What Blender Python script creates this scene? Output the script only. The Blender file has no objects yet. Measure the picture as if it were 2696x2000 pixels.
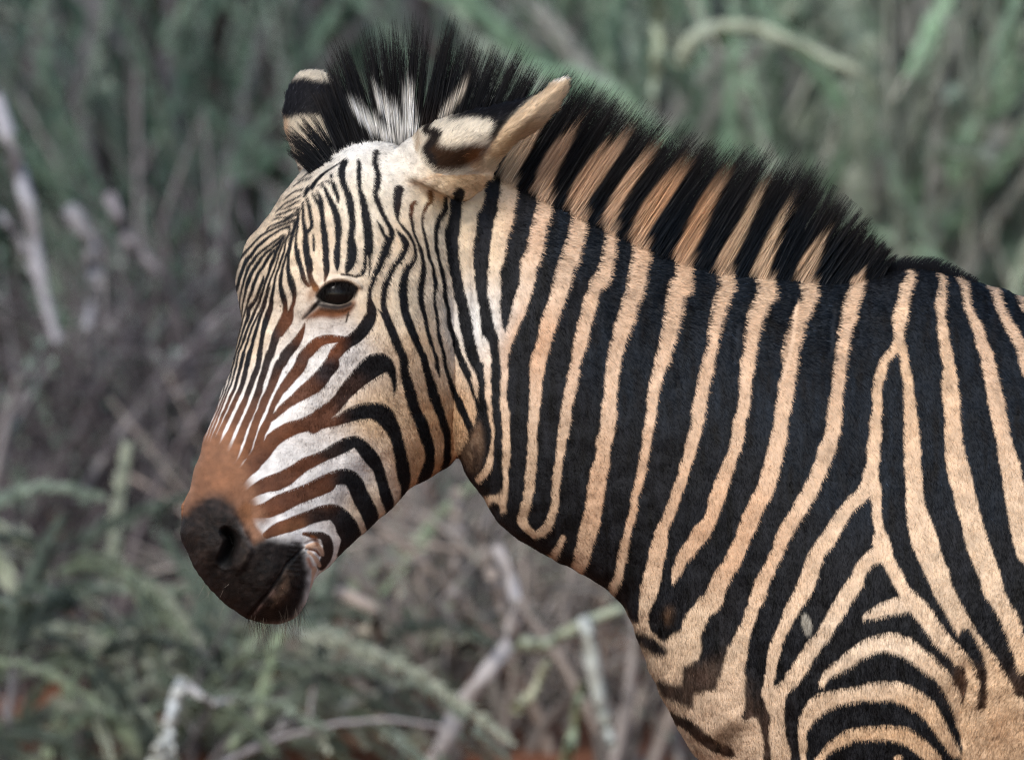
import bpy, bmesh, math
import numpy as np
from mathutils import Vector, Matrix

scene = bpy.context.scene
COL = scene.collection

# ---------------------------------------------------------------- camera
U = 0.0004                                  # metres per flank unit
CAMD, CAMH, AIMZ = 14.0, 2.2, 1.129         # camera distance and height, height aimed at
CAM = np.array([0.0, -CAMD, CAMH])
DIST = math.hypot(CAMD, CAMH-AIMZ)
PITCH = math.atan2(CAMH-AIMZ, CAMD)
FWD = np.array([0, math.cos(PITCH), -math.sin(PITCH)])
UPV = np.array([0, math.sin(PITCH), math.cos(PITCH)])
FPX = DIST/U
cam = bpy.data.cameras.new('camera')
cam.sensor_fit, cam.sensor_width = 'HORIZONTAL', 36.0
cam.lens = 36.0*FPX/2696.0
cam.clip_start, cam.clip_end = 0.1, 2000.0
cam.dof.use_dof = True
cam.dof.focus_distance = DIST-0.09
cam.dof.aperture_fstop = 5.2
camo = bpy.data.objects.new('camera', cam)
camo.location = CAM
camo.rotation_euler = (math.pi/2-PITCH, 0, 0)
COL.objects.link(camo)
scene.camera = camo

# ---------------------------------------------------------------- sky and sun
SUN_EL, SUN_AZ = math.radians(38), math.radians(-158)   # azimuth from +y towards +x
world = bpy.data.worlds.new('World')
scene.world = world
world.use_nodes = True
wn = world.node_tree.nodes
sky = wn.new('ShaderNodeTexSky')
sky.sky_type = 'NISHITA'
sky.sun_disc = False
sky.sun_elevation = SUN_EL
sky.sun_rotation = SUN_AZ
sky.air_density, sky.dust_density = 1.0, 1.2
wn['Background'].inputs['Strength'].default_value = 0.15
world.node_tree.links.new(sky.outputs[0], wn['Background'].inputs['Color'])
sl = bpy.data.lights.new('sun', 'SUN')
sl.energy, sl.angle, sl.color = 1.9, math.radians(18), (1.0, 0.955, 0.90)
sun = bpy.data.objects.new('sun', sl)
sd = Vector((math.sin(SUN_AZ)*math.cos(SUN_EL), math.cos(SUN_AZ)*math.cos(SUN_EL), math.sin(SUN_EL)))
sun.rotation_euler = (-sd).to_track_quat('-Z', 'Y').to_euler()
sun.location = sd*30
COL.objects.link(sun)

vs = scene.view_settings
vs.view_transform, vs.look, vs.gamma, vs.exposure = 'Standard', 'None', 1.0, 0.42
vs.use_curve_mapping = False
scene.cycles.use_denoising = True
scene.cycles.denoiser = 'OPENIMAGEDENOISE'
scene.cycles.denoising_input_passes = 'RGB_ALBEDO_NORMAL'
scene.cycles.denoising_prefilter = 'NONE'
scene.cycles.filter_width = 1.15
scene.cycles.max_bounces = 6
scene.cycles.diffuse_bounces = 3
scene.cycles.transparent_max_bounces = 6

# ---------------------------------------------------------------- helpers
def project(P):
    """world points -> flank coordinates"""
    v = np.asarray(P, float)-CAM
    d = v@FWD
    return 1348+v[..., 0]/d*FPX, 1000-(v@UPV)/d*FPX

def place(px, py, y):
    """flank coordinates at depth y -> world point(s)"""
    px, py, y = np.broadcast_arrays(np.asarray(px, float), np.asarray(py, float), np.asarray(y, float))
    d = FWD+((px-1348)/FPX)[..., None]*np.array([1., 0, 0])+((1000-py)/FPX)[..., None]*UPV
    t = (y-CAM[1])/d[..., 1]
    return CAM+d*t[..., None]

def tag(o, label=None, cat=None, group=None, kind=None):
    for k, v in (('label', label), ('category', cat), ('group', group), ('kind', kind)):
        if v:
            o[k] = v
    return o

def empty(name, loc, parent=None):
    o = bpy.data.objects.new(name, None)
    o.empty_display_size = .1
    o.location = loc
    o.parent = parent
    COL.objects.link(o)
    return o

def mesh_obj(name, verts, faces, mat=None, parent=None, smooth=True):
    me = bpy.data.meshes.new(name)
    me.from_pydata([tuple(v) for v in verts], [], faces)
    if smooth:
        me.shade_smooth()
    if mat:
        me.materials.append(mat)
    o = bpy.data.objects.new(name, me)
    COL.objects.link(o)
    if parent:
        o.parent = parent
        o.matrix_parent_inverse = Matrix.Translation(parent.location).inverted()
    return o

def new_mat(name, rough=.8, spec=.3):
    m = bpy.data.materials.new(name)
    m.use_nodes = True
    b = m.node_tree.nodes['Principled BSDF']
    b.inputs['Roughness'].default_value = rough
    b.inputs['Specular IOR Level'].default_value = spec
    return m, m.node_tree, b

def arr_mesh(name, V, Q, mat, parent=None, attrs=None, smooth=True):
    """mesh from numpy arrays of vertices and equal-sized faces"""
    me = bpy.data.meshes.new(name)
    n, k = len(Q), Q.shape[1]
    me.vertices.add(len(V))
    me.vertices.foreach_set('co', np.asarray(V, np.float32).ravel())
    me.loops.add(n*k)
    me.loops.foreach_set('vertex_index', np.asarray(Q, np.int32).ravel())
    me.polygons.add(n)
    me.polygons.foreach_set('loop_start', np.arange(0, n*k, k, dtype=np.int32))
    me.update(calc_edges=True)
    me.validate()
    if smooth:
        me.shade_smooth()
    for an, dat in (attrs or {}).items():
        a = me.attributes.new(an, 'FLOAT_VECTOR', 'POINT')
        a.data.foreach_set('vector', np.asarray(dat, np.float32).ravel())
    me.materials.append(mat)
    o = bpy.data.objects.new(name, me)
    COL.objects.link(o)
    if parent:
        o.parent = parent
        o.matrix_parent_inverse = Matrix.Translation(parent.location).inverted()
    return o
# ======================================================================
# SETTING: red earth bank and the scrub that grows on it
# ======================================================================
def sstep(a, b, t):
    t = np.clip((t-a)/(b-a), 0, 1)
    return t*t*(3-2*t)
def ground_z(x, y):
    """low bank that rises behind the animal"""
    x, y = np.asarray(x, float), np.asarray(y, float)
    bank = .475*sstep(1.0, 2.9, y)*sstep(-60, -8, x)*(1-sstep(8, 60, x)*.0)
    rough = .018*np.sin(x*5.1+y*2.3)*np.sin(y*4.4-x*1.7)+.012*np.sin(x*11+1.3*y)*np.sin(y*9.2)
    near = 1-np.exp(-((y-2.5)**2)/60)
    swell = .25*np.sin(x*.05)*np.sin(y*.04)*sstep(8, 60, np.hypot(x, y))
    return bank+rough*sstep(.4, 2.0, y)+swell

def axis_steps(near, far):
    a = np.concatenate([np.arange(0, near, .06), np.geomspace(near, far, 60)])
    return np.unique(np.concatenate([-a, a]))
gx, gy = axis_steps(3.0, 900), axis_steps(6.0, 900)
GX, GY = np.meshgrid(gx, gy)
GV = np.stack([GX, GY, ground_z(GX, GY)], -1).reshape(-1, 3)
ii = np.arange(len(GV)).reshape(len(gy), len(gx))
GQ = np.stack([ii[:-1, :-1], ii[:-1, 1:], ii[1:, 1:], ii[1:, :-1]], -1).reshape(-1, 4)
def ground_mat():
    m, t, b = new_mat('red_earth', .95, .1)
    tc = t.nodes.new('ShaderNodeTexCoord')
    n1 = t.nodes.new('ShaderNodeTexNoise'); n1.inputs['Scale'].default_value = 3.5; n1.inputs['Detail'].default_value = 8
    n2 = t.nodes.new('ShaderNodeTexNoise'); n2.inputs['Scale'].default_value = 60; n2.inputs['Detail'].default_value = 6
    r = t.nodes.new('ShaderNodeValToRGB')
    r.color_ramp.elements[0].color, r.color_ramp.elements[1].color = (.15, .060, .032, 1), (.27, .12, .072, 1)
    r.color_ramp.elements[0].position, r.color_ramp.elements[1].position = .35, .68
    for n in (n1, n2):
        t.links.new(tc.outputs['Object'], n.inputs['Vector'])
    t.links.new(n1.outputs[0], r.inputs[0])
    t.links.new(r.outputs[0], b.inputs['Base Color'])
    bp = t.nodes.new('ShaderNodeBump'); bp.inputs['Strength'].default_value = .6; bp.inputs['Distance'].default_value = .02
    t.links.new(n2.outputs[0], bp.inputs['Height'])
    t.links.new(bp.outputs[0], b.inputs['Normal'])
    return m
go = arr_mesh('ground', GV, GQ, ground_mat())
tag(go, 'bare red earth rising to a low bank', 'ground', kind='structure')

def tint_mat(name, rough=.75, transl=0.0):
    m, t, b = new_mat(name, rough, .25)
    a = t.nodes.new('ShaderNodeAttribute'); a.attribute_name = 'tint'
    t.links.new(a.outputs['Vector'], b.inputs['Base Color'])
    if transl:
        tr = t.nodes.new('ShaderNodeBsdfTranslucent')
        mx = t.nodes.new('ShaderNodeMixShader'); mx.inputs[0].default_value = transl
        t.links.new(a.outputs['Vector'], tr.inputs['Color'])
        t.links.new(b.outputs[0], mx.inputs[1]); t.links.new(tr.outputs[0], mx.inputs[2])
        t.links.new(mx.outputs[0], t.nodes['Material Output'].inputs['Surface'])
    return m
BARK, LEAFM = tint_mat('bark', .85), tint_mat('leaf', .7, .45)

def tubes(paths, rads, tints, sides=4):
    """tapered tubes for n paths of k points"""
    n, k, _ = paths.shape
    tan = np.gradient(paths, axis=1)
    tan /= np.linalg.norm(tan, axis=2, keepdims=True)+1e-9
    ref = np.where(np.abs(tan[..., 2:3]) > .9, np.array([1., 0, 0]), np.array([0, 0, 1.]))
    a = np.cross(tan, ref); a /= np.linalg.norm(a, axis=2, keepdims=True)+1e-9
    b = np.cross(tan, a)
    th = np.linspace(0, 2*np.pi, sides, endpoint=False)
    V = paths[:, :, None]+rads[:, :, None, None]*(a[:, :, None]*np.cos(th)[:, None]+b[:, :, None]*np.sin(th)[:, None])
    idx = np.arange(n*k*sides).reshape(n, k, sides)
    nx = np.roll(idx, -1, axis=2)
    Q = np.stack([idx[:, :-1], nx[:, :-1], nx[:, 1:], idx[:, 1:]], -1).reshape(-1, 4)
    T = np.broadcast_to(tints[:, None, None, :], V.shape)
    return V.reshape(-1, 3), Q, T.reshape(-1, 3)

def shrub(name, label, group, px, y, height, seed, stems=26, spread=.35, droop=.1, sprigs=10, sprig_len=.22, leaves=34, leaf=(.016, .0032),
          leaf_cols=((.15, .19, .13),), bark_cols=((.2, .17, .16),), stem_r=.006, rise=.8, branches=(), width=.25, lean=0.0):
    rg = np.random.default_rng(seed)
    x = (px-1348)*U*(CAMD+y)/CAMD
    base = np.array([x, y, float(ground_z(x, y))])
    root = empty(name, base)
    tag(root, label, 'shrub', group)
    lc, bc = np.array(leaf_cols), np.array(bark_cols)
    # main stems
    k = 9
    s = np.linspace(0, 1, k)
    ph = rg.uniform(0, 2*np.pi, stems)
    out = rg.uniform(.15, 1, stems)*spread
    h = height*rg.uniform(.55, 1.05, stems)
    st0 = base+np.stack([rg.normal(0, .25, stems)*width, rg.normal(0, .25, stems)*width, np.zeros(stems)-.03], 1)
    S = np.empty((stems, k, 3))
    wob = rg.normal(0, .05, (stems, 2))
    for j, t in enumerate(s):
        S[:, j, 0] = st0[:, 0]+lean*height*t**1.4+np.cos(ph)*out*(t**1.3)+wob[:, 0]*np.sin(t*5)*height*.5
        S[:, j, 1] = st0[:, 1]+np.sin(ph)*out*(t**1.3)*.7+wob[:, 1]*np.sin(t*4+1)*height*.5
        S[:, j, 2] = st0[:, 2]+h*(t-droop*out/spread*t**3)
    R = stem_r*rg.uniform(.6, 1.3, stems)[:, None]*np.linspace(1, .3, k)
    V, Q, T = tubes(S, R, bc[rg.integers(0, len(bc), stems)]*rg.uniform(.75, 1.2, (stems, 1)))
    # side twigs
    n = stems*sprigs
    si = np.repeat(np.arange(stems), sprigs)
    tpos = rg.uniform(.18, 1.0, n)
    f = tpos*(k-1)
    i0 = np.clip(f.astype(int), 0, k-2)
    fr = (f-i0)[:, None]
    o = S[si, i0]*(1-fr)+S[si, i0+1]*fr
    d = S[si, i0+1]-S[si, i0]
    d /= np.linalg.norm(d, axis=1)[:, None]
    side = rg.normal(0, 1, (n, 3))
    side -= (side*d).sum(1)[:, None]*d
    side /= np.linalg.norm(side, axis=1)[:, None]
    d = d*rise+side*rg.uniform(.45, 1.1, n)[:, None]
    d /= np.linalg.norm(d, axis=1)[:, None]
    L = sprig_len*rg.uniform(.5, 1.35, n)
    kk = 6
    W = np.empty((n, kk, 3))
    up = rg.uniform(-.5, .7, n)*rise
    for j, t in enumerate(np.linspace(0, 1, kk)):
        W[:, j] = o+d*(L*t)[:, None]+np.array([0, 0, 1.])*(up*L*t*t*.5-droop*L*t**2)[:, None]
    V2, Q2, T2 = tubes(W, (stem_r*.42*rg.uniform(.6, 1.3, n))[:, None]*np.linspace(1, .35, kk), bc[rg.integers(0, len(bc), n)]*rg.uniform(.75, 1.2, (n, 1)), 3)
    arr_mesh('stem', np.vstack([V, V2]), np.vstack([Q, Q2+len(V)]), BARK, root, {'tint': np.vstack([T, T2])})
    if leaves:
        m = n*leaves
        wi = np.repeat(np.arange(n), leaves)
        ft = rg.uniform(.1, 1, m)*(kk-1)
        j0 = np.clip(ft.astype(int), 0, kk-2)
        g = (ft-j0)[:, None]
        p = W[wi, j0]*(1-g)+W[wi, j0+1]*g
        dd = W[wi, j0+1]-W[wi, j0]
        dd /= np.linalg.norm(dd, axis=1)[:, None]+1e-9
        sd = rg.normal(0, 1, (m, 3))
        sd -= (sd*dd).sum(1)[:, None]*dd
        sd /= np.linalg.norm(sd, axis=1)[:, None]
        ax = dd*1.0+sd*.55
        ax /= np.linalg.norm(ax, axis=1)[:, None]
        wd = np.cross(ax, rg.normal(0, 1, (m, 3)))
        wd /= np.linalg.norm(wd, axis=1)[:, None]
        ll = (leaf[0]*rg.uniform(.5, 1.5, m)*(1.25-.7*ft/(kk-1))*np.repeat(rg.uniform(.7, 1.3, n), leaves))[:, None]
        ww = (leaf[1]*rg.uniform(.7, 1.3, m))[:, None]
        LV = np.stack([p, p+ax*ll*.45+wd*ww, p+ax*ll, p+ax*ll*.45-wd*ww], 1).reshape(-1, 3)
        LQ = np.arange(m*4).reshape(m, 4)
        sc = lc[rg.integers(0, len(lc), n)]*rg.uniform(.7, 1.3, (n, 1))
        tt = (sc[wi]*rg.uniform(.85, 1.15, (m, 1)))
        fo = arr_mesh('foliage', LV, LQ, LEAFM, root, {'tint': np.repeat(tt, 4, 0)}, smooth=False)
        fo['kind'] = 'stuff'
    for pts, yy, r, c in branches:
        q = np.array(pts, float)
        t = np.linspace(0, len(q)-1, 14)
        path = place(np.interp(t, range(len(q)), q[:, 0]), np.interp(t, range(len(q)), q[:, 1]), yy+rg.normal(0, .02, 14))
        VV, QQ, TT = tubes(path[None], (r*np.linspace(1, .55, 14)*rg.uniform(.85, 1.15, 14))[None], np.array([c]), 7)
        arr_mesh('branch', VV, QQ, BARK, root, {'tint': TT})
    return root

SAGE = ((.22, .34, .25), (.32, .44, .34), (.10, .17, .125), (.42, .50, .42), (.26, .25, .265))
PALEG = ((.44, .51, .37), (.34, .40, .32), (.54, .57, .46), (.16, .20, .16))
LIME = ((.46, .60, .46), (.34, .48, .35), (.58, .64, .54), (.42, .50, .42), (.50, .50, .47))
DEEP = ((.06, .15, .03), (.09, .19, .05), (.05, .11, .03))
MAUVE = ((.11, .095, .10), (.16, .14, .145), (.30, .28, .285), (.08, .07, .07))  # darkened to put the shade within the scrub into the twig colour
BONE = ((.42, .37, .33), (.30, .27, .25), (.16, .145, .13), (.36, .30, .26))
# tall grey-green broom shrubs behind the head
for i, (px, y, h, where) in enumerate([(90, 4.3, 1.15, 'beside the pale bare stem'), (470, 4.1, 1.2, "behind the zebra's forehead"), (820, 4.6, 1.25, "behind the zebra's far ear"),
                                       (1180, 4.4, 1.2, "behind the zebra's forelock"), (1500, 4.9, 1.25, "behind the zebra's near ear tip"), (-250, 4.6, 1.2, 'at the outer end of the broom row')]):
    shrub('broom_shrub', 'tall grey-green broom shrub with wispy leaning stems '+where, 'grey-green broom shrubs', px, y, h, 100+i, 16, .42, .12, 6, .44, 260, (.020, .0036),
          leaf_cols=SAGE, bark_cols=MAUVE, rise=1.3, lean=-.28 if px < 1000 else .1, stem_r=.009)
# leafless mauve scrub in front of them
for i, (px, y, h, where) in enumerate([(70, 3.3, .72, 'with one thick pale stem'), (360, 3.4, .78, "in front of the zebra's forehead"), (640, 3.6, .70, "hidden behind the zebra's nose")]):
    shrub('twiggy_shrub', 'leafless mauve-grey twiggy shrub '+where, 'mauve leafless shrubs', px, y, h, 200+i, 20, .38, .25, 8, .26, 8,
          leaf_cols=SAGE, bark_cols=MAUVE, stem_r=.010,
          branches=[([(-10, 260), (40, 420), (80, 560), (110, 760), (150, 900)], 3.1, .012, (.36, .35, .37)), ([(110, 760), (60, 640), (0, 560)], 3.1, .007, (.30, .29, .31))] if i == 0 else
                   [([(190, 560), (240, 640), (250, 760), (220, 900)], 3.2, .012, (.27, .26, .27)), ([(290, 520), (330, 620), (420, 720)], 3.3, .010, (.22, .20, .21))] if i == 1 else ())
# low pale-green cushion bushes under the muzzle
for i, (px, y, h, where) in enumerate([(40, 2.5, .42, 'left alone by the dark gap before the nose'), (330, 2.3, .42, 'round a bone-white stump'), (600, 2.7, .26, "under the zebra's muzzle")]):
    shrub('cushion_bush', 'low pale green bush with drooping leafy sprigs '+(where if i else 'growing beside the stump bush'), 'low pale green bushes', px, y, h, 300+i, 13, .44, .45, 6, .34, 280, (.017, .0034),
          leaf_cols=PALEG, bark_cols=MAUVE, rise=.6,
          branches=[([(432, 2040), (440, 1940), (458, 1850), (478, 1790)], 2.1, .012, (.58, .61, .60)), ([(480, 1800), (560, 1850), (620, 1840)], 2.1, .006, (.42, .42, .42)),
                    ([(395, 2040), (420, 1960), (445, 1930)], 2.1, .010, (.52, .54, .50))] if i == 1 else ())
# bleached dead thicket under the throat
for i, (px, y, h, where) in enumerate([(1010, 2.9, .46, "below the zebra's jaw"), (1270, 2.7, .52, 'with a long leaning bough'), (1540, 3.0, .50, "against the zebra's chest"), (1730, 2.6, .52, "hidden in part by the zebra's chest")]):
    shrub('dead_bush', 'bleached dead bush of tangled bare branches '+where, 'bleached dead bushes', px, y, h, 400+i, 16, .42, .20, 7, .26, 8,
          leaf_cols=PALEG, bark_cols=BONE, stem_r=.009, rise=.6,
          branches=[([(1120, 2060), (1200, 1880), (1290, 1760), (1350, 1680), (1360, 1560), (1310, 1440)], 2.3, .013, (.42, .39, .38)),
                    ([(1350, 1690), (1430, 1700), (1530, 1640), (1640, 1600)], 2.4, .010, (.38, .42, .31)),
                    ([(1200, 1300), (1205, 1420), (1190, 1600)], 2.6, .010, (.40, .35, .32)), ([(1350, 1680), (1290, 1500), (1260, 1380)], 2.5, .008, (.40, .34, .30))] if i == 1 else
                   [([(900, 1560), (980, 1600), (1000, 1640), (1000, 1740), (1030, 1780)], 2.3, .009, (.38, .32, .28)),
                    ([(990, 1640), (920, 1680), (860, 1780)], 2.3, .008, (.36, .33, .27)), ([(800, 1960), (900, 1860), (1060, 1800), (1160, 1740)], 2.5, .007, (.30, .31, .27))] if i == 0 else
                   [] if i == 3 else [([(1540, 1640), (1580, 1850), (1610, 1960)], 2.3, .011, (.42, .44, .40)), ([(1360, 1860), (1400, 1830), (1440, 1740)], 2.3, .009, (.40, .41, .30)),
                    ([(1480, 2040), (1510, 1930), (1530, 1800)], 2.3, .009, (.36, .42, .28))])
# bright wispy shrubs above the back
for i, (px, y, h, where) in enumerate([(1830, 4.1, 1.1, 'under the arching pale branch'), (2180, 3.9, 1.15, "above the end of the zebra's mane"), (2520, 4.2, 1.2, "above the zebra's withers"), (2850, 4.0, 1.2, "behind the zebra's back")]):
    shrub('wispy_shrub', 'bright green wispy shrub with grassy stems '+where, 'wispy green shrubs', px, y, h, 500+i, 20, .42, .15, 7, .44, 280, (.022, .0045), rise=1.3, lean=.12,
          leaf_cols=LIME, bark_cols=((.46, .46, .40), (.36, .38, .32)), stem_r=.008,
          branches=[([(1790, 160), (1830, 90), (1920, 66), (2010, 76), (2110, 120), (2260, 190)], 3.5, .011, (.36, .40, .30)), ([(1730, -20), (1735, 100), (1720, 260)], 3.5, .012, (.34, .39, .28))] if i == 0 else ())
# one glossy deep green bush among them
shrub('leafy_bush', 'deep green leafy bush showing between the wispy shrubs', None, 2580, 4.4, 1.0, 600, 22, .30, .1, 10, .2, 46, (.030, .010), leaf_cols=DEEP, bark_cols=MAUVE)
# dense thicket further back; its dark half has inner shade put into the colours
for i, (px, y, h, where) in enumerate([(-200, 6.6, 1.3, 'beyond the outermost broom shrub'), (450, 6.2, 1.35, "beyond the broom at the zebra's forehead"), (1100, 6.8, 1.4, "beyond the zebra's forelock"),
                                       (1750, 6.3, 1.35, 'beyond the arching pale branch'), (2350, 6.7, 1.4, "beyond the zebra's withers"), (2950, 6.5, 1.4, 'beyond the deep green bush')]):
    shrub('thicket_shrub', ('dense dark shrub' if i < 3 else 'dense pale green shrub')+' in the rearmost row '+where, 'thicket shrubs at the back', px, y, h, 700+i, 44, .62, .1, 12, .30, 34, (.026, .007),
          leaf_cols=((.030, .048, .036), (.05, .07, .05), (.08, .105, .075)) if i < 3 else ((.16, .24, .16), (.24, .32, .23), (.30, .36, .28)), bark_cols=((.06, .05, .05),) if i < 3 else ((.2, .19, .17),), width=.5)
# ======================================================================
# COAT PATTERN: the animal's own stripe map (flank coordinates), painted
# with variable-width strokes; sampled later per hair and per vertex.
# ======================================================================
# PATTERN BEGIN
import numpy as np
HR = 0.5                       # map cells per flank unit
CW, CH = int(2740*HR)+2, int(2050*HR)+2
# local frames in which the stripes were measured: origin x, origin y, unit
FR = dict(A=(600,80,.24213),B=(1000,80,.26942),C=(580,380,.19370),D=(900,400,.21792),E=(560,660,.19370),
          F=(850,700,.24213),G=(450,900,.21792),H=(800,1000,.24213),I=(430,1240,.27840),J=(1200,300,.26942),
          K=(1700,320,.31432),L=(1200,700,.26942),M=(1200,1100,.26942),N=(1750,700,.26942),O=(2200,660,.26638),
          P=(1600,1100,.27842),Q=(2096,1060,.30272),R=(1600,1540,.27842),T=(2096,1500,.30272),Z=(0,0,1.0))

def parse(s):
    """'C: x,y,w x,y,w D: x,y,w' -> array of flank x, y, width"""
    out, fr = [], FR['Z']
    for tok in s.split():
        if tok.endswith(':'):
            fr = FR[tok[:-1]]
            continue
        v = [float(a) for a in tok.split(',')]
        w = v[2] if len(v) > 2 else 0.0
        out.append((fr[0]+v[0]*fr[2], fr[1]+v[1]*fr[2], w*fr[2]))
    return np.array(out)

def resample(p, step=2.5):
    """Catmull-Rom through the points, even steps"""
    if len(p) < 2:
        return p
    q = np.vstack([2*p[0]-p[1], p, 2*p[-1]-p[-2]])
    out = []
    for i in range(1, len(q)-2):
        p0, p1, p2, p3 = q[i-1], q[i], q[i+1], q[i+2]
        n = max(1, int(np.hypot(*(p2-p1)[:2])/step))
        t = (np.arange(n)/n)[:, None]
        c = .5*((2*p1)+(-p0+p2)*t+(2*p0-5*p1+4*p2-p3)*t**2+(-p0+3*p1-3*p2+p3)*t**3)
        out.append(c)
    out.append(p[-1:])
    r = np.vstack(out)
    if r.shape[1] > 2:
        r[:, 2] = np.maximum(r[:, 2], min(p[:, 2]))
    return r

def stroke_cov(s, soft=2.0, grow=1.0):
    """coverage of a variable-width stroke on the map"""
    pts = resample(parse(s) if isinstance(s, str) else s)
    cov = np.zeros((CH, CW), np.float32)
    for x, y, w in pts:
        r = max(w*.5*grow, .8)
        cx, cy, rr, sf = x*HR, y*HR, r*HR, max(soft*HR, .5)
        R = rr+sf
        x0, x1 = max(int(cx-R), 0), min(int(cx+R)+2, CW)
        y0, y1 = max(int(cy-R), 0), min(int(cy+R)+2, CH)
        if x1 <= x0 or y1 <= y0:
            continue
        gx = np.arange(x0, x1, dtype=np.float32)-cx
        gy = np.arange(y0, y1, dtype=np.float32)-cy
        d = np.sqrt(gx[None, :]**2+gy[:, None]**2)
        c = np.clip((rr-d)/sf+.5, 0, 1)
        np.maximum(cov[y0:y1, x0:x1], c, out=cov[y0:y1, x0:x1])
    return cov

def blur(a, r):
    r = int(round(r*HR))
    if r < 1:
        return a
    for _ in range(2):
        for ax in (0, 1):
            b = np.pad(a, [(r+1, r) if k == ax else (0, 0) for k in (0, 1)], mode='edge')
            c = np.cumsum(b, axis=ax, dtype=np.float64)
            n = a.shape[ax]
            hi = np.take(c, np.arange(2*r+1, 2*r+1+n), axis=ax)
            lo = np.take(c, np.arange(0, n), axis=ax)
            a = ((hi-lo)/(2*r+1)).astype(np.float32)
    return a

def inside(poly, x, y):
    """even-odd point in polygon, arrays"""
    r = np.zeros(x.shape, bool)
    n = len(poly)
    for i in range(n):
        x1, y1 = poly[i][:2]
        x2, y2 = poly[(i+1) % n][:2]
        if y1 == y2:
            continue
        c = ((y1 > y) != (y2 > y)) & (x < (x2-x1)*(y-y1)/(y2-y1)+x1)
        r ^= c
    return r

def poly_cov(s, soft=3.0):
    p = parse(s) if isinstance(s, str) else s
    cov = np.zeros((CH, CW), np.float32)
    x0, x1 = max(int(p[:, 0].min()*HR)-2, 0), min(int(p[:, 0].max()*HR)+3, CW)
    y0, y1 = max(int(p[:, 1].min()*HR)-2, 0), min(int(p[:, 1].max()*HR)+3, CH)
    if x1 > x0 and y1 > y0:
        gx, gy = np.meshgrid((np.arange(x0, x1)+.5)/HR, (np.arange(y0, y1)+.5)/HR)
        cov[y0:y1, x0:x1] = inside(p, gx, gy)
    return blur(cov, soft*.5)

def srgb(r, g, b):
    c = np.array([r, g, b], float)/255
    return np.where(c <= .04045, c/12.92, ((c+.055)/1.055)**2.4)

def field(ctrl, power=3.0):
    """smooth field from (x, y, value...) control points, on a coarse grid then enlarged"""
    st = 8
    gx, gy = np.meshgrid(np.arange(0, CW+st, st)/HR, np.arange(0, CH+st, st)/HR)
    num, den = 0, 0
    for c in ctrl:
        v = np.asarray(c[2:], float)
        w = 1/((gx-c[0])**2+(gy-c[1])**2+900.)**(power/2)
        num = num+w[..., None]*v
        den = den+w
    f = num/den[..., None]
    iy, ix = np.arange(CH)/st, np.arange(CW)/st
    y0, x0 = iy.astype(int), ix.astype(int)
    fy, fx = (iy-y0)[:, None, None], (ix-x0)[None, :, None]
    a = f[y0][:, x0]*(1-fx)+f[y0][:, x0+1]*fx
    b = f[y0+1][:, x0]*(1-fx)+f[y0+1][:, x0+1]*fx
    return (a*(1-fy)+b*fy).astype(np.float32)

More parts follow.
